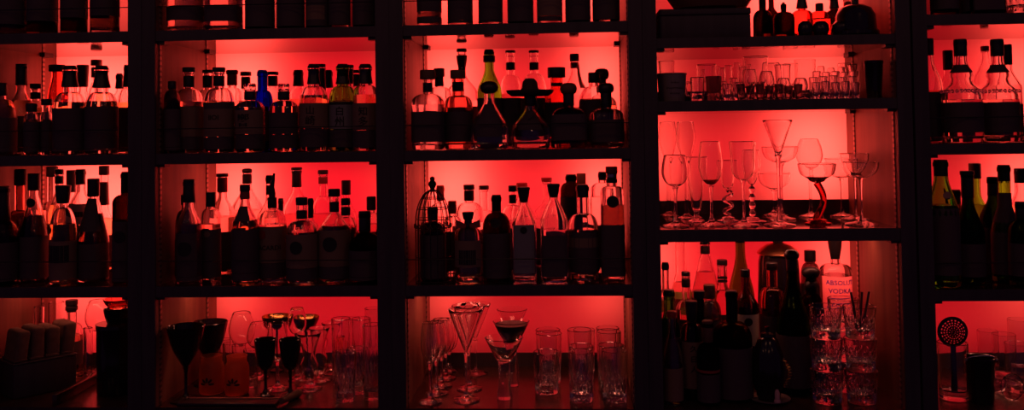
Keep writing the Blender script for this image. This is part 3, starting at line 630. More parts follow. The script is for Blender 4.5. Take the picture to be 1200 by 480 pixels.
b('dark bottle with plain black cap behind the character label', 819, 340, 26, .14, [cyl(340, 349, 13), flare(350, 372, 11, 11)], (11, 374), (392, 'round'), 'brownglass', q=None, l=[(398, 450, DK, .9)])
b('tall clear back bottle with tapering red lit neck', 826, 281, 34, .30, [cyl(281, 286, 10), band(288, 297, 11)], (10.5, 298), (342, 'slope'), q=(318, 'redliq'), l=[(348, 430, DK, .6)])
b('glass bottle with brown wooden cap', 831, 333, 27, .22, [cyl(333, 349, 13, 'cap_brown')], (12, 352), (368, 'round'), q=(372, 'redliq'), l=[(374, 440, DK, .7)])
b('dark bottle with brown domed cap in front', 829, 375, 26, .05, [cyl(375, 400, 12, 'cap_brown')], (11, 402), (416, 'round'), 'brownglass', q=None, l=[(431, 434, 'paper_red', .8), (436, 470, DK, .9)])
b('clear bottle with lipped neck and two dark rings', 846, 304, 26, .29, [cyl(304, 310, 12)], (10.5, 332), (350, 'S'), q=(340, 'redliq'), l=[(324, 326, 'ink', 1), (328, 330, 'ink', 1), (366, 430, DK, .6)])
b('black broad bottle with tall neck and glossy shoulders', 857, 340, 44, .075, [cyl(340, 376, 13)], (13, 376), (396, 'round'), 'brownglass', q=None, l=[(404, 462, DK, .5)])
b('olive champagne bottle rising behind the others', 867, 273, 30, .325, [cyl(273, 284, 11)], (11, 296), (350, 'S'), 'olive', q=None, l=[(360, 430, DK, .7)])
b('brown bottle with cream label and dark crest', 873, 315, 28, .19, [cyl(315, 324, 11)], (9.5, 338), (358, 'S'), 'smoke', q=(362, 'darkliq'), l=[(366, 402, CR, .62)], em=(374, 9, 'ink', 0))
b('cut glass bottle with square cap', 904, 307, 29, .21, [cyl(307, 316, 13)], (12, 336), (352, 'round'), 'rose', q=(360, 'amber'), l=[(368, 420, DK, .7)])
b('black champagne bottle with bulbous top', 927.5, 292, 38, .13, [(292, 305, 17, 17, 'ball_stopper', 'black'), flare(303, 318, 13, 12)], (12, 322), (386, 'S'), 'darkgreen', q=None, l=[(390, 450, DK, .9)], nm='champagne_bottle')
b('dark bottle with knobbed stopper beside the champagne', 950, 312, 26, .20, [ball(312, 326, 20), ball(327, 341, 16)], (12, 344), (366, 'round'), 'brownglass', q=None, l=[(372, 430, DK, .9)])
b('dark back bottle with jar shaped cap', 949, 293, 22, .31, [cyl(293, 306, 13)], (11, 308), (326, 'round'), 'smoke', q=None, l=[(332, 420, DK, .9)])
b('clear vodka bottle with blue lettering and black pourer', 978, 273, 36, .262, [flare(273, 303, 17, 10)], (10, 309), (319, 'flat'), q=(322, 'water'), l=[(346+5*i, 346.9+5*i, 'ink_blue', .27) for i in range(6)], t=[('ABSOLUT', 328.5, 7.4, 'ink_blue'), ('VODKA', 338, 7.4, 'ink_blue')], nm='vodka_bottle')
# ---- fourth bay, top shelf
CELL[0] = 'b4r1'
b('dark bottle with tall cap beside the black box', 893, -14, 22, .06, [cyl(-14, 10, 8)], (8, 12), (24, 'round'), 'brownglass', q=None, l=[])
b('slim dark bottle with long neck behind the box', 903, -26, 22, .16, [cyl(-26, -14, 6)], (6, 8), (22, 'S'), 'brownglass', q=None)
b('dark bottle with narrow cork cap', 918, 3, 24, .08, [(3, 14, 3.5, 3.5, 'cap', 'black')], (6, 14), (22, 'round'), 'brownglass', q=None)
b('bottle with bell shaped dark cap', 939, -18, 24, .15, [flare(-18, 10, 6, 13)], (9, 12), (20, 'round'), 'redglass', q=None)
b('red shouldered bottle with square black cap', 960, 4, 26, .15, [cyl(4, 13, 9)], (7, 13), (22, 'round'), 'redglass', q=(22, 'redliq'))
b('bottle with dark stacked cap by the red one', 977, -12, 22, .19, [cyl(-12, 0, 11), flare(0, 10, 9, 11)], (9, 12), (22, 'round'), 'brownglass', q=None)
b('squat red glass bottle near the wood side', 999, 2, 26, .22, [cyl(2, 8, 11, 'cap_red')], (10, 9), (18, 'round'), 'redglass', q=None)
# ------------------------------------------------------------------ fit radii, then build
for d in TODO:
    d['X'] = at(d['px'], max(d['yt'], -90), d['Y']).x; d['R'] = d['W']*mpp(d['Y'])/2
for d in TODO:
    c = cells[d['cell']]; Y = d['Y']
    Rm = (d['R'])*(1.19*.5+.5 if d['sq'] > .5 else 1)
    d['X'] = min(max(d['X'], c['x'][0]+Rm+.004), c['x'][1]-Rm-.004)
    d['Y'] = min(max(d['Y'], d['R']+.012), D-d['R']-.006)
def ext(d): return 1.10 if d['sq'] > .5 else 1.0
for it in range(60):
    for i, a in enumerate(TODO):
        for c in TODO[i+1:]:
            if a['cell'] != c['cell']: continue
            dx, dy = c['X']-a['X'], c['Y']-a['Y']; ds = math.hypot(dx, dy); need = a['R']*ext(a)+c['R']*ext(c)+.002
            if ds < need:
                p = need-ds
                if it < 40:   # slide apart in depth, a little at a time
                    s_ = 1 if dy >= 0 else -1
                    step = min(.004, p)
                    a['Y'] -= s_*step*.5; c['Y'] += s_*step*.5
                    for q in (a, c): q['Y'] = min(max(q['Y'], q['R']+.012), D-q['R']-.006)
                else:
                    f = (ds-.002)/(a['R']*ext(a)+c['R']*ext(c)); a['R'] *= f; c['R'] *= f
for d in TODO:
    d['X'] = min(max(at(d['px'], max(d['yt'], -90), d['Y']).x, cells[d['cell']]['x'][0]+d['R']*ext(d)+.004), cells[d['cell']]['x'][1]-d['R']*ext(d)-.004)
for it in range(12):
    for i, a in enumerate(TODO):
        for c in TODO[i+1:]:
            if a['cell'] == c['cell']:
                ds = math.hypot(c['X']-a['X'], c['Y']-a['Y']); nd = a['R']*ext(a)+c['R']*ext(c)
                if ds < nd+.0015: f = (ds-.0015)/nd; a['R'] *= f; c['R'] *= f
for d in TODO:
    w_ = d['W']*mpp(d['Y'])/2
    if d['R'] < w_*.85: print('SHRUNK', d['cell'], d['px'], round(d['R']/w_, 2))
for d in TODO: build_bottle(d)
# the birdcage that stands over one bottle
d = [q for q in TODO if 'birdcage' in q['desc'] and 'inside' in q['desc']][0]
Y = d['Y']; k = mpp(Y); zb = zz(cells['b3r3']['z'])+.0008
e = empty('birdcage', (d['X'], Y, zb), 'black wire birdcage with knob finial standing over a dark bottle, middle bay', 'birdcage')
zy = lambda y: at(507, y, Y).z-zb
RC = 20.5*k; zt, zd = zy(222), zy(262)
for i in range(16):
    a = 2*PI*i/16
    pts = [(RC*math.cos(a), RC*math.sin(a), .001), (RC*math.cos(a), RC*math.sin(a), zd*.5)]
    for j in range(9):
        u = j/8*PI/2; r = RC*math.cos(u); z = zd+(zt-zd)*math.sin(u); r = max(r, .002); pts.append((r*math.cos(a), r*math.sin(a), z))
    V, F = tube(pts, .0011, 5); obj('wire_rib', V, F, 'wire', e)
for y in (232, 244, 256, 268, 300, 331):
    z = zy(y); r = RC if z <= zd else RC*math.sqrt(max(0, 1-((z-zd)/(zt-zd))**2))
    r *= 1.005
    V, F = tube([(r*math.cos(2*PI*i/32), r*math.sin(2*PI*i/32), max(z, .0015)) for i in range(32)], .0011, 5, True); obj('wire_ring', V, F, 'wire', e)
# scalloped lace band round the cage
V, F = [], []
for i in range(24):
    a0 = 2*PI*i/24
    v, f = tube([((RC+.002)*math.cos(a0+2*PI/24*u), (RC+.002)*math.sin(a0+2*PI/24*u), zy(262)-4*k*math.sin(PI*u)) for u in [j/8 for j in range(9)]], .0013, 5)
    n0 = len(V); V += v; F += [tuple(q+n0 for q in fc) for fc in f]
obj('scalloped_band', V, F, 'wire', e)
z0 = zy(223)
V, F = lathe([(0, z0-.004), (.008, z0-.003), (.009, z0), (.005, z0+.004), (.0075, z0+.009), (.0105, z0+.014), (.0085, z0+.020), (.005, z0+.023), (.0062, z0+.027), (.0055, z0+.031), (0, z0+.034)], 18)
obj('finial', V, F, 'wire', e)
# ------------------------------------------------------------------ stemware and tumblers
BOWL = {
 'wine': [(0, .10), (.05, .42), (.18, .78), (.42, 1), (.72, .95), (1, .80)],
 'flute': [(0, .12), (.06, .34), (.25, .68), (.55, .98), (.75, 1), (1, .86)],
 'tulip': [(0, .12), (.05, .5), (.2, .82), (.4, .9), (.7, .92), (1, 1)],
 'coupe': [(0, .06), (.08, .40), (.28, .74), (.6, .94), (1, 1)],
 'martini': [(0, .05), (.04, .09), (.5, .54), (1, 1)],
 'trumpet': [(0, .16), (.03, .22), (.5, .58), (1, 1)],
 'balloon': [(0, .1), (.06, .5), (.22, .85), (.45, 1), (.75, .9), (1, .68)],
 'marg': [(0, .14), (.08, .36), (.2, .46), (.3, .62), (.5, .88), (1, 1)],
 'taper': [(0, .12), (.07, .42), (.22, .68), (.6, .88), (1, 1)],
 'vee': [(0, .06), (.1, .26), (.5, .72), (1, 1)],
 'pilsner': [(0, .25), (.05, .42), (.3, .58), (.7, .85), (1, 1)],
}
def bowl_vf(kind, z0, z1, R, th=.0030, seg=32, mod=None, thick_bottom=.004):
    o = [(max(r, .02)*R, z0+(z1-z0)*u) for u, r in smooth_curve(BOWL[kind], 16)]
    inn = [(max(r-th, .0004), z+(0 if i else thick_bottom)) for i, (r, z) in enumerate(o)]
    inn = [(r, z) for r, z in inn if z >= z0+thick_bottom]
    prof = [(0, z0-.0006)] + o + [(o[-1][0]-th*.5, z1+th*.4)] + list(reversed(inn)) + [(0, z0+thick_bottom)]
    return lathe(prof, seg, mod)
def stem_vf(kind, z0, z1, r):
    if kind == 'straight':
        return lathe([(0, z0), (r*2.2, z0), (r*1.2, z0+(z1-z0)*.1), (r, z0+(z1-z0)*.3), (r, z0+(z1-z0)*.75), (r*1.5, z1-(z1-z0)*.06), (r*2.4, z1), (0, z1)], 14)
    if kind == 'thick':
        return lathe([(0, z0), (r*1.35, z0), (r*1.15, z0+(z1-z0)*.15), (r, z0+(z1-z0)*.5), (r*1.1, z0+(z1-z0)*.8), (r*1.7, z1), (0, z1)], 20)
    if kind == 'beads':
        n = 4; pr = [(0, z0)]
        for i in range(n):
            for j in range(1, 8):
                a = PI*j/8; pr.append((r*(.35+.75*math.sin(a)), z0+(z1-z0)*(i+j/8)/n))
        pr.append((0, z1)); return lathe(pr, 16)
    if kind == 'curl':
        n = 40; return tube([(r*1.3*math.cos(2*PI*2.3*i/n)*(1 if 2 < i < n-2 else .3), r*1.3*math.sin(2*PI*2.3*i/n)*(1 if 2 < i < n-2 else .3), z0+(z1-z0)*i/n) for i in range(n+1)], r*.62, 8)
    if kind == 'bent':
        n = 24; return tube([(r*1.5*math.sin(PI*1.15*(i/n)-.4), 0, z0+(z1-z0)*i/n) for i in range(n+1)], [r*(.8+.25*abs(i/n-.5)) for i in range(n+1)], 12)
def foot_vf(R, r): return lathe([(0, 0), (R*.96, 0), (R, .0013), (R*.96, .0028), (R*.5, .0055), (r*2.2, .009), (r*1.3, .0115), (0, .0116)], 32)
GL = []
def stemware(desc, cell, px, yr, yb, Y, W, kind='wine', foot=30, stem=3, sk='straight', tint='clear', name='wine_glass', cat='glass', fill=None, grp=None, mod=None, btint=None, liqtint=None):
    k = mpp(Y); c = cells[cell]; zb = zz(c['z'])+.0008
    X = at(px, yr, Y).x; zy = lambda y: at(px, y, Y).z-zb
    Rm = max(W, foot)*k/2; X = min(max(X, c['x'][0]+Rm+.003), c['x'][1]-Rm-.003)
    e = empty(name, (X, Y, zb), label(desc, cell), cat, grp or 'stemmed glasses on the '+LOC[cell])
    R = W*k/2; r = stem*k/2; z1, z0 = zy(yr), zy(yb)
    V, F = bowl_vf(kind, z0, z1, R, mod=mod); bw_ = obj('bowl', V, F, btint or tint, e)
    V, F = stem_vf(sk, .0105, z0, r); obj('stem', V, F, tint, e)
    V, F = foot_vf(foot*k/2, r); obj('foot', V, F, tint, e)
    if fill:
        o = [(max(q*R-.0011, .0006), z0+(z1-z0)*u) for u, q in smooth_curve(BOWL[kind], 16)]
        o = [(q, z) for q, z in o if z0+.004 <= z <= z0+(z1-z0)*fill[0]]
        if len(o) > 1:
            V, F = lathe([(0, o[0][1])]+o+[(0, o[-1][1])], 28); obj('liquid', V, F, fill[1], bw_)
    GL.append((e, Rm, cell)); return e
def tumbler_vf(H, R0, R1, th=.0034, base=.012, n=0, amp=.0, zone=(0, .55), seg=48, cut=False):
    zs = [0, .002, .006] + [H*i/22 for i in range(2, 23)]
    o = [(R0*.94, 0), (R0*.985, .0015)] + [(R0+(R1-R0)*z/H, z) for z in zs[2:]]
    inn = [(R0+(R1-R0)*z/H-th, z) for z in zs[2:] if z > base+.001]
    inn[-1] = (R1-th, H)
    prof = [(0, .0015)] + o + [(R1-th*.5, H+th*.35)] + list(reversed(inn)) + [(R0-th-.003, base), (0, base*.92)]
    no = 1+len(o)
    md = None
    if n:
        def md(thh, z, i):
            if i >= no or z < zone[0]*H or z > zone[1]*H: return 1
            u = (z/H-zone[0])/(zone[1]-zone[0]); w_ = min(1, u*6, (1-u)*3)
            a_, b_ = n*thh/2, PI*z/(H*.30)
            return 1-amp*w_*(1-abs(math.cos(a_+b_)*math.cos(a_-b_))**.5) if cut else 1-amp*w_*(1-abs(math.cos(a_)))
    return lathe(prof, seg if not n else n*6 if n < 14 else n*4, md)
def tumbler(desc, cell, px, yr, Y, W, Wb=None, H=None, n=0, amp=.05, tint='clear', zbase=None, name='tumbler', cat='glass', grp=None, zone=(.04, .55), base=.019, th=.0034, cut=None):
    k = mpp(Y); c = cells[cell]; zb = zz(c['z'])+.0008+(zbase or 0)
    X = at(px, yr, Y).x; Wb = Wb or W*.85; h = H or at(px, yr, Y).z-zb
    Rm = W*k/2; X = min(max(X, c['x'][0]+Rm+.003), c['x'][1]-Rm-.003)
    lab = label(desc, cell)
    V, F = tumbler_vf(h, Wb*k/2, Rm, n=n, amp=amp, zone=zone, base=base, th=th, cut=(n >= 12) if cut is None else cut)
    o = obj(name, V, F, tint, None, True, 14 if n >= 12 else 38); o.location = (X, Y, zb); o['label'] = lab; o['category'] = cat; o['group'] = grp or 'tumblers on the '+LOC[cell]
    GL.append((o, Rm, cell)); return o
# ---- fourth bay, lower glass shelf
c = 'b4r3'
stemware('tall tulip flute half cut by the upright', c, 782, 143, 191, .325, 21, 'flute', 24, 4, 'thick', name='champagne_flute')
stemware('tall tulip flute standing behind the first goblet', c, 803, 143, 191, .25, 22.5, 'flute', 24, 4, 'thick', name='champagne_flute')
stemware('round goblet with low bowl before the tulip flutes', c, 790.5, 182, 219, .07, 31, 'wine', 31, 3.6, name='goblet')
stemware('slender tapering pilsner glass beside the round goblet', c, 815, 184, 246, .18, 25, 'pilsner', 19, 6, 'thick', name='pilsner_glass')
stemware('wine glass with dark thick bowl bottom', c, 832, 166, 217, .085, 27, 'wine', 32, 3.4, mod=lambda th, z, i: 1+.03*math.cos(6*th), fill=(.16, 'darkliq'))
stemware('small cordial glass with curling stem', c, 852, 188, 222, .17, 17, 'tulip', 27, 7, 'curl', name='cordial_glass')
stemware('open tulip wine glass with vertical gleams', c, 870, 166, 211, .075, 30, 'tulip', 33, 3.4, mod=lambda th, z, i: 1+.055*math.cos(8*th))
stemware('narrow glass with beaded stem', c, 880, 176, 217, .155, 22, 'flute', 32, 7, 'beads', name='cordial_glass')
stemware('tall trumpet cocktail glass', c, 911, 141, 181, .07, 34, 'trumpet', 36, 3.8, name='cocktail_glass')
stemware('shallow wide coupe behind trumpet glass', c, 914, 172, 191, .215, 42, 'coupe', 32, 4, name='coupe_glass')
stemware('lower coupe at the back behind the trumpet glass', c, 907, 203, 222, .313, 37, 'coupe', 30, 4, name='coupe_glass')
stemware('large margarita glass with thick bent coloured stem', c, 957, 192, 214, .10, 43, 'marg', 30, 9, 'bent', name='margarita_glass', tint='winestem', btint='clear', fill=(.36, 'darkliq'))
stemware('round balloon glass behind the margarita glass', c, 948, 163, 198, .27, 30, 'balloon', 28, 3, name='balloon_glass')
stemware('thin stemmed wide coupe farther from the wood side', c, 986, 186, 209, .275, 38, 'coupe', 27, 2.4, name='coupe_glass')
stemware('tall thin stemmed glass with angled bowl', c, 1001, 180, 203, .19, 33, 'coupe', 30, 2.4, name='coupe_glass')
stemware('thin stemmed coupe in front by the wood side', c, 1008, 190, 209, .075, 41, 'coupe', 37, 2.6, name='coupe_glass')
# ---- fourth bay, upper glass shelf
c = 'b4r2'
def bucket(px, y0, W, Y):
    k = mpp(Y); zb = zz(cells[c]['z'])+.0008; X = max(at(px, y0, Y).x, cells[c]['x'][0]+W*k/2+.003); h = at(px, y0, Y).z-zb
    e = empty('bucket', (X, Y, zb), 'white tapered plastic bucket with three printed lines, upper glass shelf', 'bucket')
    R = W*k/2
    V, F = lathe([(0, 0), (R*.84, 0), (R*.86, .002), (R*.985, h-.004), (R*1.02, h-.003), (R*1.02, h), (R*.95, h), (R*.82, .004), (0, .004)], 36)
    bb_ = obj('bucket_body', V, F, 'plastic_white', e)
    rr = random.Random(3)
    VV, FF = [], []
    for z, half in ((h*.66, 4.5), (h*.47, 10), (h*.28, 6)):
        x_ = -half
        while x_ < half:
            w_ = rr.uniform(.7, 1.5); hh = rr.choice((1.3, 1.3, 1.9))
            for v, f in (box(x_*k, (x_+.45)*k, 0, .0004, z-.9*k, z+(hh-.9)*k), box(x_*k, (x_+w_)*k, 0, .0004, z-.9*k, z-.4*k) if rr.random() < .6 else box(x_*k, (x_+w_)*k, 0, .0004, z+0*k, z+.45*k)):
                n0 = len(VV); VV += v; FF += [tuple(q+n0 for q in fc) for fc in f]
            x_ += w_+.5
    rz = lambda z: R*(.86+.125*z/h)
    VV = [(rz(z)*1.004*math.sin((x_+2*k)/rz(z)), -(rz(z)+.0008-y)*math.cos((x_+2*k)/rz(z)), z) for x_, y, z in VV]
    obj('faded_print', VV, FF, 'ink', bb_, False)
    GL.append((e, R, c))
bucket(787, 86, 34, .055)
stemware('low tulip glass behind the white bucket', c, 781, 72, 96, .25, 19, 'tulip', 18, 3, name='tulip_glass')
def mug(px, y0, W, Y):
    o = tumbler('clear glass mug with round handle beside the bucket', c, px, y0, Y, W, W*.9, n=10, amp=.03, name='glass_mug', cat='mug')
    k = mpp(Y); h = at(px, y0, Y).z-o.location.z
    V, F = tube([(-W*k*.5+.002, -.003, h*.78), (-W*k*.5-.006, -.003, h*.82), (-W*k*.5-.011, -.003, h*.55), (-W*k*.5-.007, -.003, h*.25), (-W*k*.5+.002, -.003, h*.22)], .0028, 8)
    obj('handle', V, F, 'clear', o)
mug(817, 91, 17, .06)
tumbler('plain tall tumbler with square outline beyond mug', c, 828, 76, .23, 24, 22, name='highball_glass')
tumbler('dark cut tumbler past the glass mug', c, 836, 90, .06, 19, 15, n=12, amp=.06, tint='smoke')
def many(desc, rows, mk, grp):
    for r in rows: mk(desc, *r, grp)
many('small cut shot glass between dark tumbler and wine bowls', [(852, 99, .055, 12), (864, 97, .055, 12), (846, 96, .14, 12), (860, 92, .14, 11)],
     lambda ds, px, y, Y, W, g: tumbler(ds, c, px, y, Y, W, W*.8, n=8, amp=.05, grp=g, base=.007, name='shot_glass'), 'cut shot glasses by the dark tumbler')
for ds, px, y0, yb, Y, W in (('slim flute at the start of the flute row', 840, 78, 104, .30, 9), ('slim flute with rim above its neighbours', 853, 77, 103, .24, 10),
      ('slim flute, third along the flute row', 863, 74, 103, .275, 10), ('slim flute beside the large wine bowl', 874, 76, 102, .31, 10)):
    stemware(ds, c, px, y0, yb, Y, W, 'flute', 12, 2.4, name='champagne_flute')
stemware('large open wine bowl with flaring rim', c, 885, 67, 100, .16, 30, 'tulip', 24, 3.4)
stemware('smaller wine bowl inside the gleaming group', c, 878, 82, 104, .065, 18, 'wine', 18, 3)
stemware('low rounded glass before the large wine bowl', c, 898, 84, 106, .065, 18, 'balloon', 18, 3.4, name='balloon_glass')
stemware('wine bowl after the large flaring one', c, 905, 74, 101, .25, 20, 'wine', 20, 3)
stemware('straight sided wine bowl before tall beaker', c, 917, 76, 102, .16, 19, 'tulip', 20, 3)
stemware('low rounded glass with dark foot in mid shelf', c, 918, 92, 108, .065, 17, 'balloon', 18, 3.4, name='balloon_glass')
stemware('low rounded glass farther along mid shelf', c, 938, 92, 108, .065, 17, 'balloon', 18, 3.4, name='balloon_glass')
stemware('back wine bowl seen through the tall beaker', c, 926, 75, 100, .32, 16, 'tulip', 16, 3)
many('low dark footed glass in the front line of mid shelf', [(868+11.2*i, 99+(i % 2)*2, .03, 10.4) for i in range(7)], lambda ds, px, y, Y, W, g: tumbler(ds, c, px, y, Y, W, W*.72, n=8, amp=.06, grp=g, base=.013, name='shot_glass', tint='smoke'), 'low footed glasses in front of the wine bowls')
for ds, px, y0, yb, Y, W in (('slim flute behind the glass mug', 822, 82, 106, .30, 9), ('slim flute between mug and dark tumbler', 846, 80, 104, .20, 9), ('slim flute left of the large wine bowl', 869, 79, 104, .20, 9),
      ('slim flute just past the tall beaker', 962, 78, 103, .27, 9), ('slim flute, second past the tall beaker', 974, 80, 104, .29, 9), ('slim flute, third past the tall beaker', 986, 79, 104, .27, 9), ('slim flute, fourth past the tall beaker', 996, 81, 104, .31, 9)):
    stemware(ds, c, px, y0, yb, Y, W, 'flute', 10, 2.4, name='champagne_flute')
tumbler('tall beaker with straight rim', c, 943, 70, .24, 24, 21, name='beaker', th=.0014)
many('small clear shot glass in the crowd beside the tall beaker', [(956+11.6*i, 97-(i % 2), .052, 10.5) for i in range(5)]+[(953+11.5*i, 91-(i % 3), .105, 10.5) for i in range(5)]+[(957+11*i, 84+(i % 2), .165, 10) for i in range(5)],
     lambda ds, px, y, Y, W, g: tumbler(ds, c, px, y, Y, W, W*.8, n=8, amp=.05, grp=g, base=.008, name='shot_glass'), 'shot glasses beside the tall beaker')
stemware('slanting rim flute near the black beaker', c, 1003, 76, 101, .25, 11, 'trumpet', 13, 2.6, name='champagne_flute')
tumbler('plain glass behind the black beaker', c, 1010, 74, .31, 15, 13, name='highball_glass')
def cup(px, y0, W, Y):
    k = mpp(Y); zb = zz(cells[c]['z'])+.0008; X = at(px, y0, Y).x; h = at(px, y0, Y).z-zb; R = W*k/2
    V, F = lathe([(0, 0), (R*.74, 0), (R*.77, .002), (R*.97, h-.008), (R*1.02, h-.006), (R*1.02, h-.001), (R*.97, h), (R*.93, h-.001), (R*.73, .005), (0, .005)], 32)
    o = obj('shaker_tin', V, F, 'lacquer'); o.location = (X, Y, zb); o['label'] = 'black tapered shaker tin standing by the wood side, upper glass shelf'; o['category'] = 'shaker'
cup(1023.5, 71, 21, .06)
# ---- middle bay, counter
c = 'b3r4'
F4 = zz(FLOOR)
def yo(px, py): return depth_on(px, py, F4)
def st(desc, px, yr, yb, ybase, *a, **k): return stemware(desc, c, px, yr, yb, ybase, *a, **k)
st('tall wine glass in front by the wood side', 504, 378, 425, .045, 23, 'wine', 28, 3.4)
st('wine glass second in the receding line', 511, 377, 421, .112, 25, 'wine', 27, 3.2)
st('wine glass third in the receding line', 517, 374, 416, .18, 25, 'wine', 25, 3)
st('wine glass fourth in the receding line', 522, 374, 413, .25, 24, 'wine', 24, 3)
st('wine glass last in the receding line', 526, 376, 411, .322, 22, 'wine', 22, 3)
st('large cocktail glass with deep bowl in front', 545.5, 362, 414, .06, 41, 'martini', 31, 2.8, name='cocktail_glass')
st('large cocktail glass, second behind another', 549, 358, 405, .155, 40, 'martini', 30, 2.8, name='cocktail_glass')
st('large cocktail glass, last at the back wall', 556.5, 356, 398, .29, 37, 'martini', 29, 2.6, name='cocktail_glass')
def chunky(desc, px, yr, yb, ybase, W, sw, fill, btint='clear', name='cocktail_glass'):
    Y = ybase; k = mpp(Y); zb = F4+.0008; X = at(px, yr, Y).x; zy = lambda y: at(px, y, Y).z-zb
    e = empty(name, (X, Y, zb), label(desc, c), 'glass', 'stemmed glasses on the '+LOC[c])
    z1, z0 = zy(yr), zy(yb); R = W*k/2; r = sw*k/2
    o = [(.34*R, z0), (.42*R, z0+.004), (.7*R, z0+(z1-z0)*.5), (R, z1)]
    V, F = lathe([(0, z0-.0005)]+o+[(R-.003, z1+.001), (.66*R, z0+(z1-z0)*.5), (.3*R, z0+(z1-z0)*.14), (0, z0+(z1-z0)*.1)], 32); obj('bowl', V, F, btint, e)
    V, F = lathe([(0, 0), (r*1.25, 0), (r*1.28, .003), (r*1.05, z0*.25), (r*.9, z0*.55), (r*1.0, z0*.85), (.34*R, z0), (0, z0)], 28); obj('stem', V, F, 'clear', e)
    if fill:
        V, F = lathe([(0, z0+(z1-z0)*.105), (.29*R, z0+(z1-z0)*.15), (.64*R, z0+(z1-z0)*.5), (.9*R, z0+(z1-z0)*.88), (0, z0+(z1-z0)*.88)], 28); obj('dark_lining', V, F, fill, e)
    GL.append((e, R, c))
chunky('heavy V bowl glass on thick stem in front', 590.5, 395, 422, .075, 45, 14, None)
chunky('V bowl glass with black bowl behind the clear V bowl', 599, 376, 402, .185, 43, 12, 'black', name='black_cocktail_glass')
chunky('small V bowl glass at the back, above the black bowl', 600, 362, 385, .295, 36, 11, None)
def tb(desc, px, yr, ybase, W, Wb, n=16, amp=.13, zb=None, **k): return tumbler(desc, c, px, yr, ybase, W, Wb, n=n, amp=amp, zbase=zb, **k)
tb('cut whisky tumbler standing alone in front', 640, 412, .125, 31, 27)
tb('tall tumbler behind the lone cut tumbler', 643, 390, .215, 31, 26)
tb('plain tumbler at the back behind the lone cut one', 642, 386, .305, 29, 25)
tb('cut tumbler in front, middle of three', 680.5, 412, .06, 29, 27)
tb('cut tumbler behind the middle one', 681, 405, .14, 29, 25)
tb('back tumbler of the middle line', 679, 386, .222, 29, 25)
tb('rear tumbler of the middle line near the panel', 684, 386, .304, 27, 24)
tb('cut tumbler in front near the bright wood side', 719.5, 410, .06, 30, 27)
tb('cut tumbler behind the wood side one, tilted shine', 716, 404, .14, 30, 26)
tb('back tumbler of the wood side line', 713, 388, .222, 29, 25)
tb('rear tumbler of the wood side line near the panel', 712, 384, .304, 27, 24)
# ---- second bay, counter
c = 'b2r4'
def goblet(desc, px, yr, yb, Y, W, foot, name='black_goblet', kind='taper'):
    return stemware(desc, c, px, yr, yb, Y, W, kind, foot, 3.4, name=name, tint='lacquer')
goblet('large black wide goblet in the dark corner', 213, 382, 430, .055, 44, 36, kind='vee')
goblet('large black goblet with bright rim glint', 227, 377, 424, .20, 42, 36, kind='vee')
def jar(desc, px, y0, y1, W, Y):
    k = mpp(Y); zb = F4+.0008; X = at(px, y0, Y).x; zy = lambda y: at(px, y, Y).z-zb; h = zy(y0); R = W*k/2
    e = empty('votive_jar', (X, Y, zb), label(desc, c), 'jar', 'orange lit jars on the counter of the second bay')
    V, F = lathe([(0, 0), (R*.93, 0), (R, .004), (R, h*.7), (R*.93, h*.78), (R*.82, h*.84), (R*.82, h*.94), (R*.86, h), (R*.78, h), (R*.75, h*.84), (R*.88, h*.74), (R*.93, h*.66), (R*.93, .006), (0, .006)], 36)
    jb_ = obj('jar_body', V, F, 'frost_orange', e)
    # flower emblem of five petals
    VV, FF = [], []
    for i in range(5):
        a = PI*(.5+(i-2)*.24); cx, cy = 5*k*math.cos(a), 5*k*math.sin(a)-2*k
        for j in range(10):
            t = 2*PI*j/10; u, v = 3.2*k*math.cos(t), 1.3*k*math.sin(t)
            VV.append((cx+u*math.cos(a)-v*math.sin(a), cy+u*math.sin(a)+v*math.cos(a), .0003))
        FF.append(tuple(range(i*10, i*10+10)))
    V, F = wrap((VV, FF), h*.34, R, False); obj('flower_emblem', V, F, 'ink', jb_, False)
    GL.append((e, R, c))
glass('frost_orange', (.93, .66, .48), rough=.45)
jar('frosted jar with dark flower mark next to black goblets', 248, 416, 459, 29, .12)
jar('frosted jar with dark flower mark next to black flutes', 277.5, 416, 459, 28, .11)
for ds, px, y0, Y, W in (('small empty glass rim behind first frosted jar', 263, 397, .27, 15), ('small empty glass rim between frosted jars', 269, 402, .20, 16),
      ('small empty glass rim behind second frosted jar', 280, 404, .235, 16), ('wide low glass rim near the black flutes', 294, 409, .17, 18)):
    tumbler(ds, c, px, y0, Y, W, W*.85, th=.0018)
goblet('tall black flute, first of the two', 311, 397, 434, .09, 26, 22, 'black_flute')
goblet('tall black flute, second of the two', 340, 397, 434, .09, 26, 22, 'black_flute')
stemware('clear wine glass between the black flutes', c, 325, 378, 422, .15, 25, 'wine', 27, 3.4)
stemware('wide clear bowl glass with sparkling rim', c, 283, 366, 404, .325, 30, 'balloon', 24, 3.4, name='balloon_glass')
stemware('clear round bowl glass behind the flutes', c, 303, 378, 408, .25, 28, 'balloon', 24, 3, name='balloon_glass')
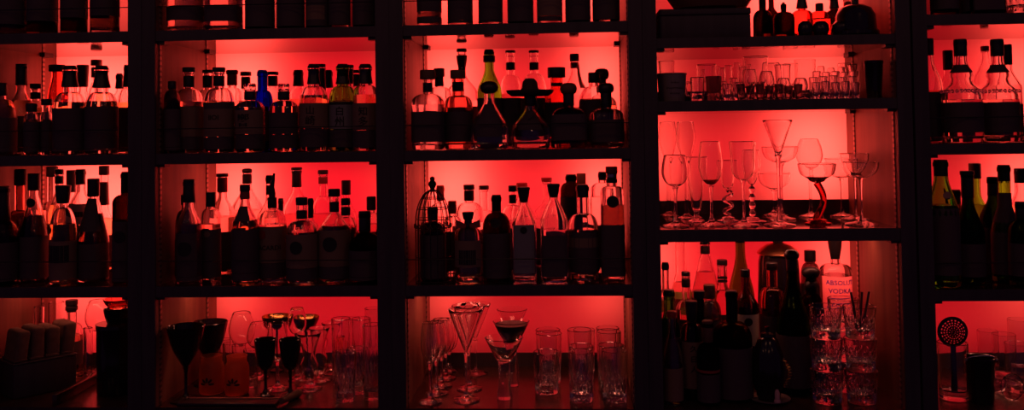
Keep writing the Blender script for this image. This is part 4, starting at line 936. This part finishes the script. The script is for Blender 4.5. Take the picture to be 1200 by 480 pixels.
def gold_bowl(desc, px, y0, W, Y, hpx):
    k = mpp(Y); zb = F4+.0008; X = at(px, y0, Y).x; zt = at(px, y0, Y).z-zb; R = W*k/2; h = hpx*k
    e = empty('footed_bowl', (X, Y, zb), label(desc, c), 'bowl', 'gold lined bowls on the counter of the second bay')
    V, F = lathe([(0, zt-h), (R*.35, zt-h), (R*.75, zt-h*.7), (R*.97, zt-h*.2), (R, zt), (R*.975, zt+.0006), (R*.945, zt-h*.2), (R*.72, zt-h*.66), (R*.3, zt-h*.93), (0, zt-h*.94)], 36); obj('bowl', V, F, 'lacquer', e)
    V, F = lathe([(0, zt-h*.932), (R*.295, zt-h*.922), (R*.712, zt-h*.652), (R*.94, zt-h*.19), (R*.97, zt+.0012), (R*.962, zt+.001), (R*.93, zt-h*.185), (R*.70, zt-h*.64), (R*.29, zt-h*.91), (0, zt-h*.92)], 36)
    obj('gold_lining', V, F, 'cap_gold', e)
    V, F = lathe([(0, 0), (R*.5, 0), (R*.5, .003), (R*.12, .008), (R*.08, (zt-h)*.5), (R*.14, zt-h+.002), (0, zt-h+.002)], 24); obj('foot', V, F, 'lacquer', e)
    GL.append((e, R, c))
gold_bowl('black bowl with gold inside, behind the flutes', 324, 370, 34, .32, 15)
gold_bowl('black bowl with gold inside, behind the hurricane glasses', 358, 371, 32, .32, 15)
HU = [(0, .35), (.08, .62), (.28, .78), (.5, .5), (.68, .55), (1, .95)]
BOWL['hurricane'] = HU
stemware('curvy hurricane glass in front beyond black flutes', c, 362, 390, 446, .15, 30, 'hurricane', 30, 7, 'beads', name='hurricane_glass')
stemware('curvy hurricane glass, second in line', c, 374, 384, 437, .225, 26, 'hurricane', 28, 6, 'beads', name='hurricane_glass')
stemware('curvy hurricane glass, last before the gold bowl', c, 388, 378, 428, .295, 24, 'hurricane', 24, 6, 'beads', name='hurricane_glass')
stemware('wide clear glass rim above the hurricane glasses', c, 348, 361, 392, .235, 22, 'balloon', 22, 3, name='balloon_glass')
tumbler('ribbed tumbler standing in front', c, 404.5, 412, .055, 27, 22, n=14, amp=.12, zone=(.04, .8))
tumbler('ribbed tumbler behind the front one', c, 418, 408, .115, 25, 21, n=14, amp=.12, zone=(.04, .8))
for desc, px, zi, Y in (('tall ribbed highball, first of the back row', 399.5, 0, .195), ('tall ribbed highball, second of the back row', 411, 0, .285), ('tall ribbed highball, third of the back row', 423, 0, .205)):
    tumbler(desc, c, px, 373, Y, 23, 20, n=14, amp=.09, name='highball_glass', zone=(.04, .8))
tumbler('tall ribbed highball hard by the upright in front', c, 436, 380, .07, 23, 20, n=14, amp=.09, name='highball_glass', zone=(.04, .8))
tumbler('tall ribbed highball hard by the upright, farther back', c, 438, 361, .29, 22, 19, n=14, amp=.09, name='highball_glass', zone=(.04, .8))
tumbler('amber glass tumbler behind the hurricane glasses', c, 398, 393, .262, 13, 15, tint='amber')
# ------------------------------------------------------------------ other things
def rounded_box(x0, x1, y0, y1, z0, z1, bv, seg=3):
    bm = bmesh.new(); bmesh.ops.create_cube(bm, size=1)
    for v in bm.verts: v.co = ((x0+x1)/2+v.co.x*(x1-x0), (y0+y1)/2+v.co.y*(y1-y0), (z0+z1)/2+v.co.z*(z1-z0))
    bmesh.ops.bevel(bm, geom=list(bm.edges), offset=bv, segments=seg, profile=.5, affect='EDGES')
    V = [tuple(v.co) for v in bm.verts]; bm.verts.index_update(); F = [tuple(v.index for v in f.verts) for f in bm.faces]; bm.free()
    return V, F
def single(name, vf, mat, loc, lab, cat, group=None, rz=0, smooth=True):
    o = obj(name, vf[0], vf[1], mat, None, smooth); o.location = loc; o.rotation_euler = (0, 0, rz); o['label'] = lab; o['category'] = cat
    if group: o['group'] = group
    return o
# far left bay, counter: tray, box, towels, canisters
xr = at(58, 466, 0).x
V, F = rounded_box(0, .012, -.17, .075, 0, .024, .002)
single('wooden_rail', (V, F), 'wood_counter', (xr, .18, F4+.0006), 'thin wooden rail running back along the counter beside the towel box', 'rail')
A = at(16, 429, .05); Bp = at(90, 413, .165)
ang = math.atan2(Bp.y-A.y, Bp.x-A.x); ln = math.hypot(Bp.y-A.y, Bp.x-A.x); zt = (A.z+Bp.z)/2
zb0 = F4+.0008
crate = empty('napkin_box', (A.x, A.y, zb0), 'dark box on the counter carrying folded brown towels', 'box', rz=ang)
hb = zt-zb0
V, F = rounded_box(0, ln, 0, .095, 0, hb-.002, .003); obj('box_body', V, F, 'wood_dark', crate)
V, F = rounded_box(-.002, ln+.002, -.002, .097, hb-.0018, hb+.002, .0015); obj('box_lid', V, F, 'wood_dark', crate)
tl = ['folded brown towel at the near end of the towel row', 'folded brown towel, second from the near end of the row', 'folded brown towel, third from the near end of the row', 'folded brown towel at the far end of the towel row']
for i in range(4):
    u = (i+.5)/4*ln
    V, F = rounded_box(-ln/8+.003, ln/8-.003, -.04, .04, 0, .074+.004*(i % 2), .007, 3)
    rr = random.Random(i)
    V = [(x+.004*math.sin(40*z+i)+(z*.12), y+.003*math.sin(60*x+i), z-.006*abs(x)/.02*(z/.07)) for x, y, z in V]
    p = A + Vector((math.cos(ang)*u-math.sin(ang)*.047, math.sin(ang)*u+math.cos(ang)*.047, 0))
    t_ = empty('towel', (p.x, p.y, zb0+hb+.0032), tl[i]+', far left bay', 'towel', 'folded towels on the dark box', rz=ang)
    obj('folded_cloth', V, F, 'towel', t_)
    V, F = rounded_box(-ln/8+.0035, ln/8-.0035, -.0408, .0408, .0005, .006, .001, 2); obj('cloth_hem', V, F, 'towel', t_)
CELL[0] = c = 'b1r4'
def cupthing(name, lab, cat, px, y0, y1, W, Wb, Y, mat, zb=None, wall=.003):
    k = mpp(Y); z = zz(FLOOR)+.0008 if zb is None else zb; X = min(at(px, y0, Y).x, BAYS['b1']['x'][1]-W*k/2-.003); h = at(px, y0, Y).z-z
    R, Rb = W*k/2, Wb*k/2
    V, F = lathe([(0, 0), (Rb*.95, 0), (Rb, .003), (Rb+(R-Rb)*.5, h*.5), (R*.985, h*.93), (R*1.015, h*.95), (R*1.015, h-.002), (R, h), (R-wall, h-.001), (Rb+(R-Rb)*.5-wall, h*.5), (Rb-wall, .006), (0, .006)], 36)
    o = single(name, (V, F), mat, (X, Y, z), lab, cat); VL, FL = lathe([(0, h+.0004), (R*1.03, h+.0004), (R*1.03, h+.0026), (0, h+.0026)], 30); obj('lid', VL, FL, mat, o); return z+h, X
zt_, X_ = cupthing('canister', 'wide black lidded canister standing before the upright, far left bay counter', 'canister', 137, 379, 440, 46, 44, .12, 'lacquer')
def on_top(name, lab, cat, X, Y, z, H, R0, R1, mat):
    V, F = lathe([(0, 0), (R0*.95, 0), (R0, .002), (R0+(R1-R0)*.6, H*.5), (R1, H-.001), (R1-.001, H), (R1-.0025, H-.001), (R0+(R1-R0)*.6-.0025, H*.5), (R0-.003, .004), (0, .004)], 36)
    return single(name, (V, F), mat, (X, Y, z), lab, cat)
k = mpp(.12)
on_top('black_bowl', 'black bowl stacked on the lid of the wide canister', 'bowl', X_+.004, .12, zt_+.0032, 17*k, 13*k, 17*k, 'lacquer')
on_top('red_bowl', 'red glass bowl resting on top of the black bowl stack', 'bowl', X_+.004, .12, zt_+.0038+17*k, 11*k, 11*k, 17.5*k, 'redglass')
i0 = len(TODO)
b('small bottle with ribbed black cap behind the towels', 84, 351, 26, .25, [(351, 357, 14, 14, 'ribbed_cap', 'black'), (357, 365, 11, 11, 'neck_band', 'black'), (358, 363, 14, 14, 'ribbed_cap', 'black')], (11, 378), (392, 'round'), q=(392, 'amber'), l=[(398, 425, DK, .7)])
d = TODO[-1]; d['R'] = d['W']*mpp(d['Y'])/2; d['X'] = at(d['px'], d['yt'], d['Y']).x; build_bottle(d)
stemware('large round wine glass shining beside black canister', c, 116, 352, 388, .31, 32, 'balloon', 28, 3, name='balloon_glass')
tumbler('small clear glass beside the wooden rail', c, 103, 384, .2, 11, 9.5)
tumbler('clear glass rim behind the second towel', c, 46, 359, .255, 12, 11, name='highball_glass')
tumbler('tall clear glass beside ribbed cap bottle', c, 66, 354, .325, 18, 17, name='highball_glass')
# second bay, counter: bar mat with metal edge and a muddler
xa, xb = at(212, 470, .03).x, at(326, 466, .03).x
mat_ = empty('bar_mat', ((xa+xb)/2, .028, F4+.0006), 'black bar mat with shining metal strip at the counter edge', 'mat')
V, F = rounded_box(-(xb-xa)/2, (xb-xa)/2, -.022, .017, 0, .006, .0015); obj('rubber_mat', V, F, 'black', mat_)
V, F = rounded_box(-(xb-xa)/2, (xb-xa)/2, .0175, .021, 0, .0085, .001); obj('metal_strip', V, F, 'copper', mat_)
p0, p1 = at(329, 477, .012), at(351, 460, .085)
p0.z = p1.z = F4+.0105
dv = (p1-p0); lnm = dv.length
V, F = tube([p0+dv*t for t in (0, .03, .3, .6, .9, .97, 1)], [.006, .008, .0075, .0085, .0095, .009, .006], 16)
V = [tuple(Vector(v)-p0) for v in V]
m_ = single('muddler', (V, F), 'cap_wood', tuple(p0), 'short wooden muddler lying at the counter edge of the second bay', 'muddler')
# fourth bay, counter
c = 'b4r4'
Y = .30; k = mpp(Y); X = at(912, 300, Y).x; zb = F4+.0008; zy = lambda y: at(911, y, Y).z-zb
e = empty('storage_jar', (X, Y, zb), 'big black jar with domed copper lid behind the dark bottles, fourth bay', 'jar')
R = 24*k; h = zy(298)
V, F = lathe([(0, 0), (R*.8, 0), (R*.95, h*.2), (R, h*.6), (R*.93, h*.94), (R*.86, h), (0, h)], 36); obj('jar_body', V, F, 'lacquer', e)
V, F = lathe([(0, h+.0005), (R*.95, h+.0005), (R, h+.004), (R*.9, h+.012), (R*.6, h+.024), (R*.2, h+.031), (0, h+.032)], 36); lid_ = obj('lid', V, F, 'copper', e)
V, F = lathe([(0, h+.031), (R*.22, h+.031), (R*.3, h+.038), (R*.2, h+.046), (0, h+.047)], 20); obj('lid_knob', V, F, 'black', lid_)
Y = .062; k = mpp(Y); X = at(902, 460, Y).x
V, F = lathe([(0, 0), (.030, 0), (.0455, .006), (.046, .0075), (.044, .0075), (.030, .003), (0, .003)], 40)
single('saucer', (V, F), 'plastic_white', (X, Y, zb), 'pale round saucer under the black kettle', 'saucer')
zk = zb+.0036; R = .037
e = empty('kettle', (X-.002, Y, zk), 'round black kettle with brass coil handle on pale saucer, fourth bay', 'kettle')
hk = at(898, 388, Y).z-zk
V, F = lathe([(0, 0), (.024, 0), (R*.93, hk*.25), (R, hk*.45), (R*.92, hk*.68), (R*.62, hk*.88), (R*.4, hk*.93), (0, hk*.94)], 32); obj('kettle_body', V, F, 'lacquer', e)
V, F = lathe([(0, hk*.93), (R*.44, hk*.93), (R*.4, hk*.97), (R*.12, hk*.99), (R*.1, hk*1.03), (R*.16, hk*1.07), (0, hk*1.08)], 24); obj('kettle_lid', V, F, 'lacquer', e)
pts = [(R*.80+.016*math.sin(PI*i/60)+.0035*math.cos(i*1.05), -.014+.0035*math.sin(i*1.05), hk*.62-hk*.42*i/60) for i in range(61)]
V, F = tube(pts, .0016, 6); obj('coil_handle', V, F, 'cap_gold', e)
V, F = lathe([(0, 0), (.0075, 0), (.0075, .004), (.0055, .006), (.0055, .022), (.003, .028), (0, .029)], 18)
single('candle', (V, F), 'paper_pink', (X+.008, Y-.040, zb+.0078), 'small pink candle on the rim of the pale saucer', 'candle')
GS = 'stacked ribbed tumblers on the counter of the fourth bay'
for px, Y, col in ((968, .055, 'beside the kettle'), (1008, .055, 'by the wood side'), (989, .15, 'at the back between the front stacks')):
    z = 0
    for i, nm_ in enumerate(('bottom', 'middle', 'top')):
        H = .071; k = mpp(Y)
        tumbler('ribbed tumbler, %s of the stack %s' % (nm_, col), c, px, 400, Y, 37 if Y < .1 else 34, 31 if Y < .1 else 29, H=H, n=14, amp=.10, zbase=z, zone=(.04, .85), grp=GS)
        z += H+.0015
for i, (a, bq) in enumerate(((-.006, -.010), (.002, .006), (.010, .015))):
    X = at(1008, 400, .055).x; z = F4+.0008+2*(.071+.0015)+.014
    p0 = Vector((X+a*.6, .055+.002*i, z)); p1 = p0+Vector((bq*1.3, .004, .088))
    V, F = tube([(0, 0, 0), tuple((p1-p0)*.5), tuple(p1-p0)], .0026, 8)
    single('straw', (V, F), 'black', tuple(p0), ('black straw leaning outward to the kettle side', 'black straw standing straightest of three', 'black straw leaning to the wood side')[i]+' in the topmost tumbler', 'straw', 'straws in the stacked tumbler')
# fourth bay, top shelf
c = 'b4r1'; zs = zz(cells[c]['z'])+.0008
xa, xb = at(773, 30, .03).x, at(880, 30, .03).x; ht = at(880, 8.5, .03).z-zs
bx = empty('black_box', ((xa+xb)/2, .11, zs), 'long black box on the top shelf of the fourth bay', 'box')
w_ = (xb-xa)/2
V, F = rounded_box(-w_, w_, -.08, .08, 0, ht*.78, .003); obj('box_body', V, F, 'wood_dark', bx)
V, F = rounded_box(-w_-.001, w_+.001, -.081, .081, ht*.785, ht, .003); obj('box_lid', V, F, 'wood_dark', bx)
V, F = lathe([(0, 0), (.05, 0), (.085, .008), (.10, .03), (.106, .06), (.103, .06), (.097, .031), (.083, .011), (.05, .004), (0, .004)], 40)
V = [(x, y*.72, z) for x, y, z in V]
single('wide_bowl', (V, F), 'cap_brown', (at(832, 5, .11).x, .11, zs+ht+.0008), 'wide dark brown bowl resting on the long black box', 'bowl')
for i, (px, W) in enumerate(((943.5, 17), (961.5, 19), (985, 21))):
    Y = .05; k = mpp(Y); R = W*k/2; h = at(px, 25, Y).z-zs
    V, F = lathe([(0, 0), (R*.72, 0), (R*.78, .003), (R, h*.45), (R*.92, h*.8), (R*.6, h*.98), (R*.5, h), (R*.42, h*.96), (0, h*.9)], 30)
    single('sugar_pot', (V, F), 'lacquer', (at(px, 30, Y).x, Y, zs), ('small round black pot beside the narrow corked bottle', 'small round black pot, middle of three, under the red bottle', 'larger round black pot, last of three toward wood side')[i], 'pot', 'round black pots on the top shelf')
X = at(1004, 25, .065).x-.004
V, F = lathe([(0, 0), (.046, 0), (.052, .004), (.052, .012), (.047, .018), (.044, .05), (.036, .066), (.02, .074), (.008, .076), (.008, .086), (0, .087)], 36)
single('covered_dish', (V, F), 'lacquer', (X, .062, zs), 'dark domed covered dish in the corner by the wood side, top shelf', 'dish')
# far right bay
tumbler('cut crystal tumbler shining at the picture edge', 'b5r1', 1194, -32, .055, 36, 33, n=14, amp=.08, zone=(.02, .7))
c = 'b5r4'; zb = F4+.0008
mixing = tumbler('tall clear mixing glass holding the round strainer', c, 1116, 401, .085, 33, 31, name='mixing_glass', n=10, amp=.03, zone=(.1, .5))
Y = .085; k = mpp(Y); X = mixing.location.x
e = empty('julep_strainer', (X, Y-.004, zb+.016), 'black perforated round strainer standing in the mixing glass', 'strainer')
VV, FF = [], []; zc = at(1116, 388, Y).z-(zb+.016); RD = 16*k
n1, n2 = 40, 12
for s_ in (0, 1):
    for j in range(n2+1):
        for i in range(n1):
            r = RD*j/n2; a = 2*PI*i/n1
            VV.append((r*math.cos(a), .006*(r/RD)**2-.006+.0012*s_, zc+r*math.sin(a)))
for j in range(n2):
    for i in range(n1):
        i2 = (i+1) % n1
        if 1 <= j < n2-1 and j % 2 and i % 2 == 0 and (j > 4 or i % 4 == 0): hole = True
        else: hole = False
        p = [j*n1+i, j*n1+i2, (j+1)*n1+i2, (j+1)*n1+i]; N = (n2+1)*n1
        if hole: continue
        FF.append(tuple(p)); FF.append(tuple(q+N for q in reversed(p)))
for i in range(n1):
    i2 = (i+1) % n1; N = (n2+1)*n1; FF.append((n2*n1+i, n2*n1+i2, n2*n1+i2+N, n2*n1+i+N))
pd_ = obj('perforated_disc', VV, FF, 'lacquer', e, True, 60)
V, F = tube([(RD*math.cos(2*PI*i/40), .0005, zc+RD*math.sin(2*PI*i/40)) for i in range(40)], .002, 6, True); obj('disc_rim', V, F, 'lacquer', pd_)
V, F = rounded_box(-.006, .006, -.001, .0012, .001, zc-RD+.002, .0005); obj('strainer_handle', V, F, 'lacquer', e)
Y = .06; k = mpp(Y); X = at(1149, 440, Y).x; h = at(1149, 415, Y).z-zb; R = 15.5*k
e = empty('ice_bucket', (X, Y, zb), 'black ribbed ice bucket with bail handle next to the mixing glass', 'bucket')
V, F = lathe([(0, 0), (R*.82, 0), (R*.85, .003), (R*.97, h*.85), (R*1.03, h*.88), (R*1.03, h*.95), (R*.98, h*.96), (R*.9, h*.95), (R*.8, .005), (0, .005)], 64, mod=lambda th, z, i: 1+.02*math.cos(16*th) if i < 4 else 1); obj('bucket_body', V, F, 'lacquer', e)
V, F = tube([(R*1.05*math.cos(PI*i/20), -.004-.014*math.sin(PI*i/20), h*.9+.012*math.sin(PI*i/20)) for i in range(21)], .0022, 8); bh_ = obj('bail_handle', V, F, 'steel', e)
for s_ in (-1, 1):
    V, F = lathe([(0, 0), (.005, 0), (.005, .006), (0, .007)], 12); V = [(s_*(R*1.0+v[2]*.6), v[0]-.004, h*.9+v[1]) for v in V]; obj('handle_pivot', V, F, 'steel', bh_)
for ds, px, y0, Y_, W in (('thin highball glass behind the black ice bucket', 1157, 387, .31, 22), ('thin highball glass with bright rim in mid row', 1176, 391, .225, 25),
      ('thin highball glass in front near the picture edge', 1192, 402, .14, 27), ('thin highball glass tallest at the back', 1195, 374, .30, 26)):
    tumbler(ds, c, px, y0, Y_, W, W*.92, name='highball_glass', th=.0016, zone=(.03, .2), n=10, amp=.03)
Y_ = .085; k = mpp(Y_); Rl = 15*k
V, F = tumbler_vf(.06, Rl*.86, Rl, n=12, amp=.06, zone=(.04, .6))
o = obj('tumbler', V, F, 'clear'); Xl = at(1181, 455, .05).x
o.rotation_euler = (PI/2-math.atan2(Rl*.14, .06), 0, .25); o.location = (Xl, .118, zb+Rl*.86+.0016)
o['label'] = 'clear tumbler lying on its side, mouth facing out, beside ice bucket'; o['category'] = 'glass'; o['group'] = 'tumblers on the counter of the far right bay'
for a, oth in [(p, q) for i, p in enumerate(GL) for q in GL[i+1:] if p[2] == q[2]]:
    da = math.hypot(a[0].location.x-oth[0].location.x, a[0].location.y-oth[0].location.y)
    if da < a[1]+oth[1]-.001 and abs(a[0].location.z-oth[0].location.z) < .03: print('GLASSHIT', a[2], a[0].get('label','')[:40], '|', oth[0].get('label','')[:40], round(a[1]+oth[1]-da, 4))
